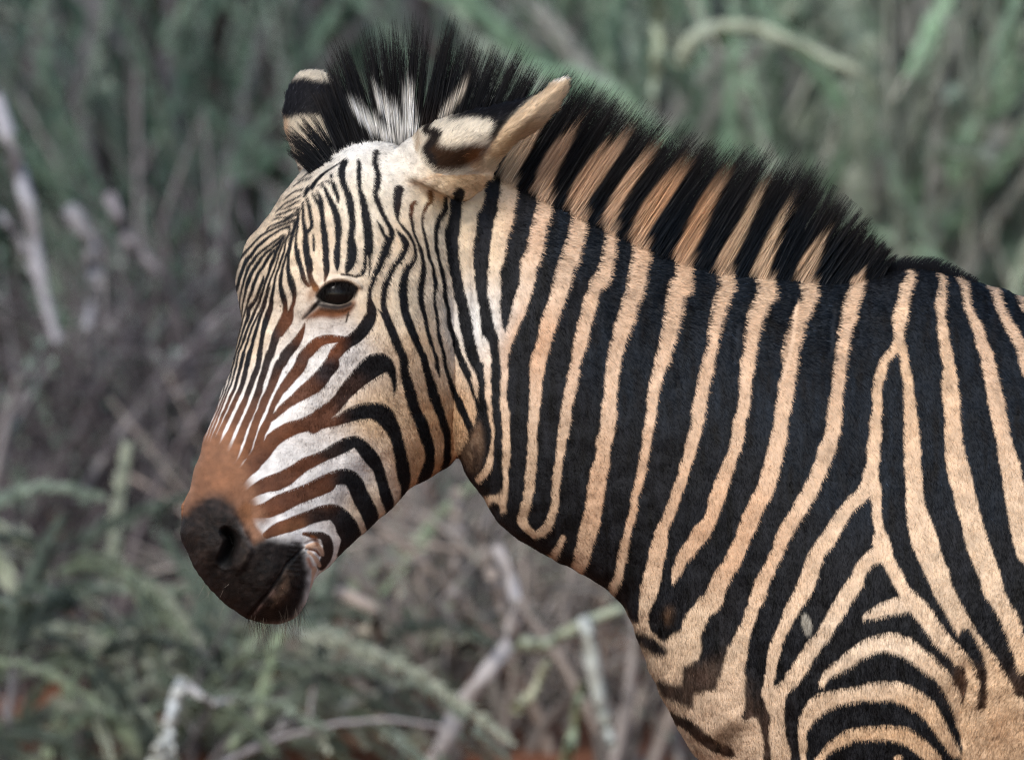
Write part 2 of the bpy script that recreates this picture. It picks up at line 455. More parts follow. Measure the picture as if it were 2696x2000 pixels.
# ---- head: pale ground -------------------------------------------------
HEAD_POLY = """Z: 740,470 880,385 1000,335 1090,335 1312,438 1302,462 1265,500 1206,505 1198,574 1188,640 1201,727
 1211,773 1228,869 1247,942 1266,1003 1268,1039 1271,1075 1258,1087 1248,1121 1233,1150 1212,1184 1195,1215
 1150,1260 1080,1300 1030,1380 960,1440 880,1500 830,1700 600,1700 400,1560 400,1300 520,1000 560,800 560,720 620,600"""
HEAD_DARK = """
C: 1880,230,50 1890,300,55 1880,400,60 1890,600,50 1920,700,70 1950,850,90 1980,1000,100 2000,1150,110 2010,1300,110 2010,1400,105
D: 315,1180,105 280,1250,40 275,1350,40 250,1450,50 180,1500,30 80,1490,25 0,1480,25
D: 325,1180,60 330,1250,35 335,1400,25 320,1520,12
C: 1700,230,70 1660,320,80 1660,440,70 1690,560,70 1740,700,80 1770,850,90 1790,1000,80 1790,1120,80 1770,1250,80 1780,1330,100 1790,1450,115 1775,1560,120 1750,1650,100 E: 1820,290,40
D: 410,0,60 400,120,60 430,250,60 420,400,70 400,500,60 440,620,60 490,740,50 540,840,50 580,920,50 600,1000,70 550,1100,90 520,1200,90 480,1280,80 430,1400,70 380,1520,50 340,1640,45 F: 505,300,42 505,360,45 515,430,75 530,500,95 500,600,115 430,700,120 350,780,120 250,850,115 150,940,120 80,1050,110 20,1150,120
D: 420,830,12 460,900,35 510,1000,35 550,1030,50
D: 690,460,100 670,540,90 665,650,80 665,760,50 680,830,20 730,900,35 790,970,35 840,1050,35 880,1150,30 885,1250,45 850,1330,60 780,1420,80 750,1520,80 F: 870,200,80 870,330,80 885,460,80 920,580,80 960,680,80 1010,800,70 1060,920,60 1100,1030,70 1130,1130,75 1160,1230,75 1190,1350,75 1220,1450,80 1270,1560,80 H: 1370,0,80 1400,130,90 1440,250,90 1490,370,80 1530,480,80 1555,600,70 1560,720,60 1565,830,70 1540,950,70
D: 650,935,12 690,980,40 740,1040,60 770,1120,70 740,1220,70 680,1310,60 620,1390,60 570,1480,60 F: 700,140,60 670,230,60 660,330,55 660,420,55 680,510,60 700,580,70 740,680,80 780,770,80 820,880,80 870,1000,80 890,1150,80 910,1270,90 950,1400,100 990,1530,100 H: 1130,0,80 1160,130,90 1200,300,100 1270,450,110 1320,600,110 1355,720,100 1370,830,90 1350,960,110 1310,1060,100 1290,1130,90
F: 600,470,12 640,510,30 670,560,40
D: 890,600,25 850,650,55 835,750,50 850,880,35 870,980,30 910,1080,30 950,1180,35 970,1270,45 980,1370,50 975,1480,65 960,1600,70 F: 1060,250,60 1060,360,55 1080,450,45 1110,560,40 1130,680,40 1160,780,40 1190,880,35 1220,980,35 1240,1080,35 1265,1170,20
D: 1060,500,60 1070,580,55 1020,660,40 985,750,30 975,880,25 990,980,35 1020,1100,35 1050,1230,35 1080,1340,35 1105,1450,40 1125,1600,45 F: 1215,280,35 1215,400,30 1230,520,35 1250,650,35 1270,780,40 1300,900,35 1320,1020,40 1350,1130,40 1380,1230,50 1410,1330,50 1450,1420,60 1500,1530,70 1540,1620,65 H: 1640,150,60 1700,270,50 1740,370,60 1780,460,70 1810,540,60 1800,600,30
D: 1250,550,35 1260,650,55 1220,740,60 1170,840,55 1140,950,50 1135,1080,40 1150,1200,40 1180,1330,40 1210,1450,45 1235,1600,45 F: 1330,280,40 1345,400,35 1360,520,40 1380,640,45 1420,760,55 1460,870,60 1490,980,65 1530,1080,70 1570,1180,60 1610,1280,40 1640,1380,30 1680,1490,40 1700,1550,60
D: 1420,470,90 1385,560,110 1370,700,110 1360,850,130 1335,950,150 1325,1100,130 1340,1300,110 1380,1500,105 F: 1440,30,100 1490,300,110 1530,500,110 1560,700,115 1600,850,110 1640,1000,110 1690,1150,80 1722,1250,60 1725,1400,60 1738,1550,100 H: 1930,150,60 1940,300,70 1960,400,90 1990,550,80 1990,700,80 1960,800,70 1920,890,80
C: 1045,1440,60 1055,1520,60 E: 1165,110,60 1190,200,60 1215,300,60 1250,400,60 1300,470,50
C: 1130,780,30 1130,900,35 1125,1000,40 1140,1100,50 1160,1200,60 1160,1300,70 1165,1400,80 1180,1520,80 E: 1300,130,90 1310,240,80 1320,330,60 1350,420,70 1400,510,80
C: 1310,630,25 1350,700,40 1370,800,60 1375,900,60 1390,1000,60 1400,1100,70 1410,1200,80 1425,1300,80 1430,1420,80 E: 1540,10,80 1540,130,80 1545,250,75 1540,330,50 1520,410,25
C: 1390,560,40 1430,600,50 1470,700,60 1510,800,70 1560,900,80 1590,1000,90 1600,1100,80 1600,1200,80 1600,1300,70 1590,1400,70 E: 1690,10,80 1685,120,80 1690,220,50 1695,270,20
C: 1320,560,20 1420,505,20 1530,520,50 1560,600,60 1590,700,50 1600,800,20
C: 1250,660,25 1300,740,40 1340,830,40
C: 1180,700,25 1200,800,45 1220,900,45 1240,1050,50 1230,1130,45 1190,1190,40
C: 1260,1230,25 1270,1330,35 1270,1440,25
C: 1515,400,30 1515,450,35
C: 1240,590,50 1300,500,44 1390,410,40 1480,350,26 1600,270,22 1700,200,30
C: 1200,580,50 1160,680,35
C: 1240,440,25 1120,480,20 1010,560,16
C: 1400,260,40 1280,330,25 1180,400,18 1090,470,14
C: 1520,200,40 1400,230,25 1300,270,18
C: 1130,600,25 1040,620,20 950,680,20 880,740,15
C: 1110,680,22 1000,740,25 900,780,22 820,850,20
C: 1090,760,25 990,800,30 900,850,25 800,870,20 770,910,15
C: 1080,850,25 980,870,30 870,920,30 780,950,25
C: 1070,880,25 1000,930,25 900,990,28 800,990,25 720,1020,20
C: 1060,930,30 960,990,30 860,1040,30 760,1080,28 680,1110,22 640,1160,20
C: 1010,1020,35 900,1070,30 800,1110,30 700,1150,28 600,1210,28 520,1270,25 430,1360,28 350,1440,35 E: 380,100,35 340,200,30 310,300,30 295,400,25 300,500,30
C: 940,1110,35 830,1150,30 730,1210,30 640,1270,35 560,1340,40 490,1400,40 440,1470,42 E: 470,110,50 430,200,45 390,300,45 360,400,40 330,480,50 300,520,40
C: 860,1230,25 800,1270,28 720,1330,30 640,1390,32 590,1430,35 E: 640,20,35 560,110,40 500,200,40 460,300,35 430,400,30 400,500,30 380,600,25 365,700,20 365,800,18
C: 880,1240,25 790,1330,35 720,1390,35 660,1440,38 E: 730,20,35 650,110,40 590,200,45 530,300,45 490,400,50 460,500,40 440,600,30 410,700,25 395,800,22 385,870,18
C: 840,1290,25 800,1370,30 750,1430,35 E: 800,30,40 740,110,40 690,200,40 640,270,45 600,350,40 560,450,45 530,550,40 490,650,35 460,750,25 430,850,25 400,970,22 370,1100,22 330,1230,22 300,1330,20 260,1450,20 G: 690,380,18 660,480,18 630,600,18 580,720,18 540,830,20 480,950,20 430,1080,22 390,1180,25
E: 690,340,15 680,400,40 650,480,40 620,580,40 590,660,45 530,740,60 490,800,60 480,900,45 440,1000,35 410,1100,30 380,1200,28 340,1320,26 310,1420,24 G: 730,370,22 700,470,20 670,570,20 630,680,20 590,780,20 540,900,22 490,1010,24 450,1120,26 420,1200,26
C: 850,1290,20 800,1400,25 E: 860,20,40 830,110,45 790,200,45 760,300,35 720,400,35 690,500,30 660,600,35 640,680,35 600,770,35 560,860,40 520,950,40 480,1050,35 440,1160,35 400,1270,28 350,1400,26 G: 780,330,25 750,430,22 720,520,22 690,600,22 650,700,22 610,800,22 560,930,24 510,1050,26 470,1160,28
C: 890,1230,20 860,1330,25 820,1430,25 E: 900,40,25 870,150,25 840,250,25 800,350,28 760,450,30 730,550,30 700,660,30 670,760,30 630,850,28 590,930,28 550,1010,28 510,1120,28 470,1230,30 440,1330,30 410,1430,30 G: 880,130,40 850,260,40 820,380,35 790,480,35 760,580,35 720,670,35 680,770,35 630,880,35 580,1000,35 530,1110,36 500,1200,40
C: 940,1110,35 940,1200,30 900,1300,28 880,1400,28 E: 970,20,30 930,120,32 900,220,30 870,300,28 850,380,30 825,500,40 800,620,45 790,740,60 760,850,75 725,960,70 690,1080,60 670,1190,55 655,1300,60 635,1420,65 G: 1080,130,57 1060,260,60 1020,380,60 970,500,60 925,620,60 885,730,65 830,850,70 780,960,70 730,1070,70 680,1170,80
E: 780,480,20 740,600,25 710,720,30 680,820,35 645,910,40 615,1010,40 580,1120,45 550,1230,45 515,1350,50 G: 950,130,55 920,270,55 890,400,55 855,520,50 810,630,50 765,740,50 710,850,50 660,960,50 610,1060,50 570,1160,60
C: 1010,1020,35 1000,1120,30 970,1220,30 950,1320,30 930,1420,28 E: 1010,40,32 980,120,30 950,230,35 930,340,40 925,450,50 940,560,70 970,660,70 985,740,60 980,830,60 950,920,70 910,1020,80 870,1120,90 850,1200,100 820,1300,90 790,1420,90 G: 1200,140,85 1150,290,75 1110,410,70 1080,510,70 1050,620,75 1010,730,75 960,850,80 910,960,80 870,1060,80 830,1170,90 790,1270,90
C: 1060,930,30 1050,1020,30 1020,1120,32 1000,1200,30 980,1290,28 960,1380,30 E: 1040,20,40 1030,130,40 1020,230,50 1040,330,60 1070,430,80 1100,530,70 1110,610,60 1100,700,50 1070,780,50 1050,860,80 1030,940,100 980,1040,80 930,1130,70
C: 1080,850,25 1075,960,25 1060,1080,28 1040,1200,30 1030,1300,32 1030,1400,45
E: 1250,990,15 1220,1080,50 1160,1200,90 1080,1310,110 1000,1410,115 940,1520,110 G: 1320,260,95 1270,380,90 1235,480,85 1190,590,80 1130,710,80 1090,820,80 1040,930,80 1000,1050,80 965,1160,80 930,1270,80 890,1360,80 840,1430,60
E: 1830,1195,40 1650,1200,90 1500,1215,110 1400,1270,130 1300,1370,130 1230,1450,130 G: 1570,270,120 1500,380,110 1420,480,100 1340,580,80 1280,680,70 1230,780,60 1200,870,55 1180,940,70 1130,1040,80 1090,1130,80 1060,1230,80 1020,1330,80 970,1420,90 900,1500,70
F: 20,1150,120 G: 1950,260,150 1860,370,150 1780,470,165 1680,560,150 1560,640,120 1450,720,90 1350,800,80 1270,880,60 1200,940,60
F: 772,1400,15 775,1300,40 765,1200,60 740,1130,90 680,1060,140 610,1060,190 530,1100,200 430,1180,175 330,1280,150 230,1390,130 H: 400,210,120 300,310,130 200,380,150 G: 1750,940,150 1600,1000,140 1450,1050,140 1330,1110,150 1250,1170,150 1180,1260,140 1120,1350,130 1060,1430,110 990,1520,100 920,1590,80
H: 100,500,130 200,490,60 300,465,70 380,435,90 500,380,120 620,340,140 750,330,150 860,370,170 920,450,150 980,560,120 1020,680,110 1050,800,110 1070,920,120 1090,1050,120 1100,1160,80 1100,1250,70
H: 940,1400,100 900,1270,110 870,1160,100 840,1060,100 810,970,100 760,880,130 700,800,130 640,730,120 570,665,95 480,690,120 400,730,120 300,780,110 200,830,100 100,880,110 0,920,120 I: 1250,0,110 1100,90,130 970,130,115 870,180,90 800,230,70
H: 740,1600,100 730,1500,140 700,1420,150 650,1330,150 600,1230,150 560,1130,150 500,1065,145 420,1050,140 320,1070,130 220,1115,120 I: 1550,110,140 1400,180,130 1250,240,130 1100,310,140 1000,360,130 900,380,100 830,380,90
I: 980,600,60 1100,540,100 1250,490,110 1400,430,110 1520,390,120 1620,395,130 1690,450,150 1740,540,170 1780,630,160 1760,720,150 1700,790,90
I: 1330,590,30 1420,600,50 1500,610,60 1550,660,80 1560,740,80 1540,820,80 1490,900,60
"""
# ---- neck, back and shoulder: pale bars on black -------------------------
PALE = """
J: 190,640,150 190,750,190 170,850,190 130,1000,150 110,1200,150 100,1400,140 L: 110,0,125 135,200,110 165,350,110 190,500,95 215,650,80 240,800,60 262,940,25
L: 272,690,22 300,800,60 312,880,68 312,1000,65 312,1200,68 322,1400,50 M: 345,0,40 355,200,40 335,400,60 300,500,70 230,590,80
J: 820,150,40 740,230,90 640,350,170 560,470,185 505,570,150 510,650,140 510,800,160 470,1000,170 430,1200,160 400,1400,150 L: 380,0,130 370,200,125 380,400,95 410,550,80 450,690,80 470,800,95 470,900,80 470,1000,65 470,1200,65 480,1400,75 M: 490,0,80 490,200,80 490,400,70 490,550,45 482,700,45
J: 1150,130,40 1110,200,90 1040,310,150 960,430,175 900,560,175 850,690,160 862,850,150 830,1000,150 790,1200,150 740,1400,160 L: 710,0,160 680,200,140 620,400,140 570,550,110 520,700,90 490,820,80
J: 1680,200,30 1600,300,110 1480,400,190 1370,540,220 1260,700,220 1185,840,170 1200,1000,160 1170,1200,170 1110,1400,170 L: 1070,0,160 1030,150,170 990,300,150 950,430,150 890,600,150 850,750,140 800,950,140 780,1150,120 770,1350,110 M: 755,0,95 750,200,90 740,400,100 720,600,100 705,750,90 670,900,90 655,1000,95 700,1090,80 770,1135,80 830,1120,80 890,1070,80 940,960,80 965,850,70 980,700,70 990,550,75 1010,400,80 1040,200,95 L: 1080,1400,100 1110,1250,110 1150,1100,110 1170,950,100 1200,820,120 1240,650,130 1280,480,130 1310,350,130 1380,150,130 J: 1410,1633,140 1470,1450,130 1500,1250,110 1500,1100,110 1500,1020,130 1560,880,130 1650,720,130 1760,560,120 1880,400,100 1980,270,40
J: 2300,380,40 2200,530,140 2060,720,180 1950,870,200 1850,1030,190 1790,1180,160 1800,1300,160 1800,1450,160 L: 1780,0,170 1750,200,170 1690,400,160 1640,550,160 1600,700,160 1560,850,150 1535,1000,130 1515,1150,130 1505,1300,130 M: 1490,0,150 1460,200,150 1430,400,150 1390,600,175 1360,800,170 1320,1000,175 1270,1200,165 1230,1350,150 1190,1460,120
K: 760,330,25 720,390,60 640,470,100 530,640,120 450,800,140 390,960,150 310,1120,145 315,1250,140 300,1400,150 L: 2160,200,160 2110,500,160 2070,700,150 2020,900,135 1990,1000,120 1950,1150,110 1925,1300,110 P: 400,0,90 375,150,90 350,300,85 330,450,85 300,600,80 260,750,80 230,900,75 200,1050,65 165,1200,80 130,1350,80 95,1500,80 R: 60,0,90 20,60,70 -60,40,60
K: 1000,450,25 980,500,50 930,620,70 860,790,90 790,930,110 720,1060,130 650,1190,125 655,1250,125 660,1400,130 N: 560,300,130 510,450,135 480,600,120 450,800,110 410,1000,125 380,1150,120 350,1300,130 320,1450,120 P: 850,0,115 815,150,110 780,300,110 730,450,100 690,600,110 640,750,100 590,900,100 540,1000,100 500,1100,120 470,1250,150 440,1400,160 400,1550,170 R: 370,130,150 345,230,110 335,330,90 360,420,80
K: 1170,700,20 1150,760,40 1100,880,80 1060,1000,120 1010,1120,130 970,1250,140 1000,1350,145 1010,1450,150 N: 960,300,160 900,420,165 860,550,150 840,700,130 820,850,130 800,1000,130 785,1150,120 780,1300,120 750,1450,120 P: 1250,0,115 1230,150,120 1190,300,110 1150,420,120 1100,550,130 1060,680,140 1020,800,140 980,920,130 930,1020,140 860,1120,150 780,1230,130 700,1340,110 650,1450,80 620,1550,25
K: 1530,930,15 1470,1000,60 1410,1100,130 1360,1200,150 1330,1310,135 1370,1400,130 1370,1450,130 N: 1400,300,150 1350,420,150 1290,550,145 1250,700,160 1220,850,160 1210,1000,140 1195,1150,150 1170,1300,150 1150,1450,155 P: 1645,0,150 1620,150,160 1590,300,160 1550,450,160 1510,600,165 1470,700,160 1420,800,165 1370,900,160 1320,1020,160 1270,1150,150 1210,1280,150 1150,1400,150 1080,1500,170 R: 990,130,180 920,200,180 860,270,180 800,350,170 760,450,180
K: 1840,1220,12 1820,1250,30 1780,1350,90 N: 1880,150,120 1860,250,130 1820,350,145 1800,450,140 1770,600,130 1740,750,120 1720,900,120 1700,1050,120 1680,1200,120 1660,1350,130 Q: 340,0,120 325,150,130 310,280,130 270,400,140 230,520,130 170,650,130 110,780,135 P: 1760,950,130 1690,1060,130 1640,1170,120 1590,1290,120 1530,1400,120 R: 1450,0,140 1410,130,130 1360,240,110 1320,350,120 1280,450,130 1250,560,160 1230,680,170
O: 700,200,30 740,230,60 740,260,80 700,340,110 670,430,110 650,530,130 630,650,130 620,780,120 620,900,130 590,960,110 500,1060,80 460,1150,90 430,1270,90 410,1400,90 Q: 705,0,80 690,150,95 680,300,110 665,450,110 650,600,130 635,710,155 560,800,130 480,870,120 400,980,120 330,1090,130 250,1210,130 170,1330,130 R: 1870,0,160 1800,130,140 1740,230,130 1680,350,110 1640,450,110 1590,560,110 1560,680,110 1540,800,100 1520,920,90 1530,1020,140 1580,1120,170
O: 620,880,110 660,970,90 680,1080,80 700,1200,90 720,1350,100 730,1500,110 Q: 990,0,100 1000,150,115 1010,300,130 1010,450,140 1015,600,140 1020,750,140 1040,900,170 1060,1000,190 1090,1100,210 1130,1250,215 1180,1370,200 1240,1500,200 T: 1260,120,180 1320,250,170 1390,370,160 1460,480,150 1530,600,130 1600,700,150 1680,800,180 1740,900,200
Q: 660,680,130 690,800,90 700,950,80 720,1080,80 740,1200,140 740,1290,150 640,1350,125 570,1430,120 520,1530,120 T: 520,100,140 450,200,140 390,300,130 330,400,130 270,500,120 200,600,115 130,700,130 R: 1930,580,130 1870,690,130 1800,800,140 1720,900,130 1650,980,130 1590,1060,175 1580,1180,170 1590,1300,170 1600,1420,190 1630,1600,210
Q: 750,1270,150 800,1350,110 850,1450,110 900,1550,120 T: 900,100,110 960,200,120 1040,300,150 1120,400,150 1200,500,150 1280,600,140 1380,700,130 1450,790,120 1510,880,110 1540,980,110 1520,1100,120
T: 1000,280,150 900,290,140 780,325,120 680,370,90 600,412,40
O: 1000,235,25 1015,245,40 1050,290,70 1050,370,70 1035,470,90 1035,580,100 1045,700,100 1060,820,100 1080,950,110 1100,1080,120 1115,1200,130 1125,1350,150 Q: 1345,0,140 1360,200,140 1375,350,160 1385,480,180 1420,620,190 1450,750,190 1490,900,190 1530,1050,190 1570,1200,190 1620,1330,190 1680,1480,190 T: 1700,120,190 1760,250,155 1830,370,150 1880,470,150 1920,600,130 1960,720,150 2000,820,160
O: 1180,250,25 1200,262,50 1265,320,70 1280,420,70 1290,520,70 1330,620,80 1390,750,100 1430,880,110 1470,1000,120 1510,1150,130 1550,1300,140 Q: 1740,0,140 1770,150,140 1800,300,140 1830,450,150 1870,600,160 1890,750,180 1920,900,180 1960,1100,180 2010,1300,180
O: 1470,320,20 1490,330,40 1560,380,60 1590,470,80 1630,580,80 1700,700,90 1760,800,100 1810,920,100 1850,1050,90 1890,1200,90
O: 1760,410,20 1780,425,40 1820,500,50 1860,600,40
T: 220,985,60 260,910,70 350,850,90 450,780,120 560,700,130 680,640,140 800,620,160 900,640,170 1000,690,170 1100,760,150 1180,830,140 1260,910,120 1330,1000,110 1380,1100,110 1400,1200,120 1420,1300,130
T: 60,1640,50 60,1500,70 60,1400,80 90,1300,120 140,1220,150 220,1150,150 330,1110,130 450,1090,120 580,1060,130 700,1050,150 850,1050,160 980,1090,170 1080,1150,170 1160,1220,150 1220,1300,130 1280,1400,120 1340,1490,120 1390,1580,90
T: 200,1640,60 260,1570,70 340,1500,90 450,1440,100 560,1420,110 700,1410,120 830,1410,120 950,1440,130 1050,1500,130 1130,1570,120 1200,1640,120
T: 860,1660,60 900,1630,50
M: 1045,1170,50 1000,1260,70 960,1335,80 930,1360,80
A: 1880,1190,110 1650,1080,130 1500,960,120 1400,860,80 1330,800,30
A: 1980,1110,120 1830,980,140 1720,850,120 1640,740,80 1600,640,30
A: 2040,1060,90 1990,930,130 1960,800,130 1960,650,110 1950,590,40
B: 600,840,60 700,720,60 800,600,60 850,500,20
"""
PALE_POLY = ["M: 250,775 420,740 470,690 510,700 495,920 440,935 410,830 345,815 300,870",
 "R: 140,190 230,340 290,350 380,420 530,520 700,420 740,300 860,200 960,260 880,470 860,700 720,760 700,940 820,1020 1020,980 1110,720 1150,560 1300,660 1300,1000 1280,1200 1350,1260 1420,1250 1460,1400 1490,1700 850,1700 560,1260 480,1040 270,540",
 "T: 1500,900 1560,960 1590,1080 1570,1240 1660,1180 1680,1000 1650,880 1740,850 1850,880 1920,1020 2000,1130 2000,1680 1440,1680 1430,1500 1380,1350 1350,1250 1430,1180"]
DARK_POLY = ["R: 215,395 330,440 440,490 560,590 550,670 440,660 340,590 270,500",
 "R: 440,870 600,930 710,940 710,770 860,720 960,640 1100,640 1110,720 1020,980 820,1030 820,1130 780,1170 700,1110 560,1070 480,1010"]
DARK_ON = """
R: 590,1210,60 700,1270,100 800,1350,110 900,1430,110 1000,1500,110 1100,1550,110 1180,1590,50
R: 1400,1100,160 1430,1180,150 1480,1250,110 1490,1400,60 1510,1700,80
R: 1370,1180,120 1300,1240,90
T: 1480,560,110 1560,700,100 1610,850,90 1630,1000,80 1640,1100,70 1640,1180,50
T: 1700,600,110 1800,750,115 1870,850,110 1920,950,110 1960,1050,100
T: 1300,1180,110 1340,1280,90 1380,1390,75 1420,1490,50 1440,1560,40
T: 1420,880,110 1450,980,90 1460,1070,60 1450,1150,30
M: 380,870,90 400,960,90 440,990,70
"""

def build_pattern():
    m = np.ones((CH, CW), np.float32)            # 1 = dark hair
    hp = poly_cov(HEAD_POLY, 2)
    m *= 1-hp
    for ln in PALE.strip().split('\n'):
        m *= 1-stroke_cov(ln)
    mm = np.ones((CH, CW), np.float32)
    for ln in PALE.strip().split('\n'):
        mm *= 1-stroke_cov(ln, 6)
    for p in PALE_POLY:
        m *= 1-poly_cov(p, 5)
    for ln in HEAD_DARK.strip().split('\n'):
        q = parse(ln)
        ex_, ey_ = q[-1, 0], q[-1, 1]
        if 480 < ex_ < 720 and 1120 < ey_ < 1440:        # bars run out into the brown snout
            d_ = (q[-1]-q[-2])[:2]
            d_ = d_/np.hypot(*d_)
            q = np.vstack([q, [ex_+d_[0]*30, ey_+d_[1]*30, q[-1, 2]*1.1]])
        np.maximum(m, stroke_cov(q, grow=1.26 if q[:, 1].mean() > 880 and q[:, 2].mean() > 12 else 1.2), out=m)
    for p in DARK_POLY:
        np.maximum(m, poly_cov(p, 6), out=m)
    for ln in DARK_ON.strip().split('\n'):
        np.maximum(m, stroke_cov(ln, 4), out=m)
    tan, wht, crm = srgb(206,170,136), srgb(236,233,229), srgb(218,192,158)
    pale = field([(900,920,*wht),(760,1000,*wht),(700,1180,*wht),(820,1300,*wht),(900,1250,*wht),(700,1300,*wht),(640,900,*crm),
        (780,1400,*wht),(720,640,*crm),(820,620,*crm),(960,540,*srgb(222,208,184)),(1020,430,*srgb(226,216,200)),
        (1080,620,*crm),(1000,820,*crm),(1100,900,*srgb(216,182,142)),(1150,1100,*srgb(212,168,120)),(1000,1100,*srgb(214,182,142)),
        (960,1330,*srgb(218,190,155)),(1120,1230,*srgb(214,170,122)),(1060,820,*srgb(222,202,172)),(1150,620,*srgb(228,210,180)),
        (1240,640,*crm),(1250,850,*srgb(226,222,214)),(1190,560,*srgb(224,200,160)),(1230,480,*srgb(222,190,145)),
        (1400,600,*srgb(214,176,142)),(1400,900,*srgb(204,160,122)),(1600,800,*tan),(1900,900,*tan),(2200,900,*tan),(2400,1000,*srgb(208,172,134)),
        (1500,450,*srgb(200,156,118)),(1800,550,*srgb(200,150,106)),(2000,600,*srgb(204,172,136)),
        (1400,1300,*srgb(190,160,128)),(1600,1300,*srgb(198,158,122)),(1900,1400,*srgb(204,162,124)),(2300,1400,*srgb(214,182,148)),
        (1800,1700,*srgb(212,182,148)),(1700,1750,*srgb(216,186,152)),(1900,1850,*srgb(212,182,150)),(2300,1700,*srgb(222,196,166)),(2350,1950,*srgb(212,174,132)),
        (2600,1850,*srgb(212,176,136)),(2550,1500,*srgb(214,184,150)),(930,330,*srgb(240,238,232)),(1020,330,*srgb(236,232,224)),(2650,900,*tan)], 3.2)
    blk, brn, dbr = srgb(19,20,23), srgb(94,60,43), srgb(70,44,30)
    blu = srgb(15,20,26)  # black of neck and back with the sky's blue sheen put in
    dark = field([(1200,700,*blk),(1000,700,*blk),(900,560,*blk),(740,600,*blk),(640,700,*srgb(26,29,32)),(700,860,*blk),(640,940,*blk),(600,1000,*blk),
        (740,930,*srgb(44,36,34)),(660,1010,*srgb(42,34,32)),(620,1080,*srgb(96,62,44)),(720,1060,*brn),(560,1140,*srgb(134,94,70)),(600,1180,*srgb(138,92,62)),
        (670,1150,*srgb(104,66,44)),(700,1230,*brn),(780,1000,*brn),(860,920,*srgb(116,70,46)),(820,1060,*brn),(760,850,*srgb(100,62,42)),(790,820,*srgb(96,60,42)),
        (960,900,*blk),(920,1020,*srgb(56,40,34)),(860,960,*srgb(40,36,38)),(850,1120,*brn),(760,1170,*srgb(104,64,42)),(960,1080,*blk),(880,1180,*srgb(44,34,30)),
        (830,1240,*srgb(94,58,40)),(760,1310,*brn),(920,1170,*blk),(860,1320,*srgb(96,60,40)),(730,1370,*srgb(98,60,40)),(920,1270,*blk),(900,1350,*blk),(760,1400,*srgb(110,72,46)),
        (850,1350,*srgb(40,32,30)),(1000,1150,*blk),(1040,1250,*blk),(860,1430,*srgb(48,34,28)),(1132,515,*srgb(80,56,34)),(783,699,*blk),(814,703,*blk),(858,708,*blk),(887,699,*blk),(922,679,*blk),(767,740,*blk),(742,768,*blk),(720,720,*blk),(800,660,*blk),(1050,520,*blk),(1175,530,*blk),(1210,520,*blk),(1150,600,*blk),(1100,600,*blk),(1060,570,*blk),
        (840,750,*srgb(110,70,42)),(820,740,*srgb(80,54,38)),(1090,540,*srgb(104,64,42)),
        (1400,800,*blk),(1700,900,*blu),(2000,900,*blu),(2400,900,*blu),(1500,1300,*blk),(2000,1400,*blk),(2400,1600,*blk),
        (1850,1780,*srgb(62,50,42)),(1900,1950,*srgb(60,46,38)),(2535,1800,*srgb(70,50,36)),(1000,300,*srgb(21,20,20)),(1600,400,*srgb(21,20,21)),(1400,450,*srgb(21,20,21)),(1250,560,*blk),(2400,1760,*blk),(2450,1850,*blk),(2350,1850,*blk),(2320,1940,*blk),(2480,1780,*blk),(2480,1900,*blk),(2560,1700,*blk),(1830,1700,*blk),(1100,800,*blk),(1200,900,*blk),(1050,1000,*blk),(1150,1150,*blk),(1300,700,*blk),(1300,1000,*blk),(1350,1350,*blk),(1000,600,*blk),(950,480,*blk),(870,480,*blk),(820,560,*blk),(800,640,*blk),(900,640,*blk),(1000,960,*blk),(950,940,*blk),(1080,1180,*blk),(960,1220,*blk),(980,1320,*blk),(940,1400,*blk),(760,520,*blk),(690,680,*blk),(2650,700,*blu),(2650,1200,*blu),(2200,1200,*blu),(1700,1500,*blk),(2000,1700,*blk),(2200,1900,*blk),(2600,1600,*blk),(1500,600,*blu),(1800,700,*blu),(2100,740,*blu),(1250,200,*blk),(850,250,*blk),(2300,600,*blk),(1900,450,*blk)], 6)
    lumv = (pale*np.array([.3, .55, .15], np.float32)).sum(-1, keepdims=True)
    pale = pale*.87+lumv*.13
    col = pale*(1-m[..., None])+dark*m[..., None]
    mane = pale*(1-mm[..., None])+dark*mm[..., None]
    def over(cov, c, a=1.0):
        nonlocal col
        k = (cov*a)[..., None]
        col = col*(1-k)+np.asarray(c, np.float32)*k
    S = stroke_cov
    # brown snout
    over(blur(poly_cov("G: -100,1250 345,1120 430,1130 500,1150 580,1160 650,1150 720,1190 800,1270 840,1400 890,1490 920,1590 950,1670 1000,1750 1040,1800 1060,1950 1150,2060 1250,2200 -150,2200 -150,1700"), 11), srgb(128,90,66))
    over(blur(S("G: 290,1300,60 230,1500,70 180,1700,80 130,1900,70"), 14), srgb(204,160,130), .8)  # pinkish highlight painted down the snout's left edge
    over(blur(S("G: 640,1640,260 600,1800,220"), 30), srgb(132,86,56), .7)
    over(blur(poly_cov("I: 680,380 780,290 830,320 842,420 890,520 960,590 1000,660 860,740 760,600"), 5), srgb(126,84,54), .95)
    # muzzle skin
    over(blur(poly_cov("I: 60,560 160,470 250,380 330,330 400,260 470,240 560,250 640,310 700,390 760,500 800,600 850,690 930,650 1000,625 1200,660 1330,660 1350,760 1370,900 1395,960 1380,1100 1330,1280 1200,1450 700,1500 400,1400 100,1000 20,760"), 7), srgb(24,19,17))
    over(blur(S("I: 250,440,60 340,330,110 480,260,130 600,290,110 690,400,80"), 18), srgb(38,29,25), .85)
    over(blur(S("I: 330,430,120 300,600,170 340,800,180"), 20), srgb(46,37,32), .8)  # lighter sheen painted on the left of the muzzle
    over(blur(S("I: 1050,1130,40 940,1260,36 850,1350,30"), 4), srgb(84,66,62), .6)
    over(blur(S("I: 1180,1000,110 1120,1150,130 1020,1280,90"), 12), srgb(56,42,32), .85)
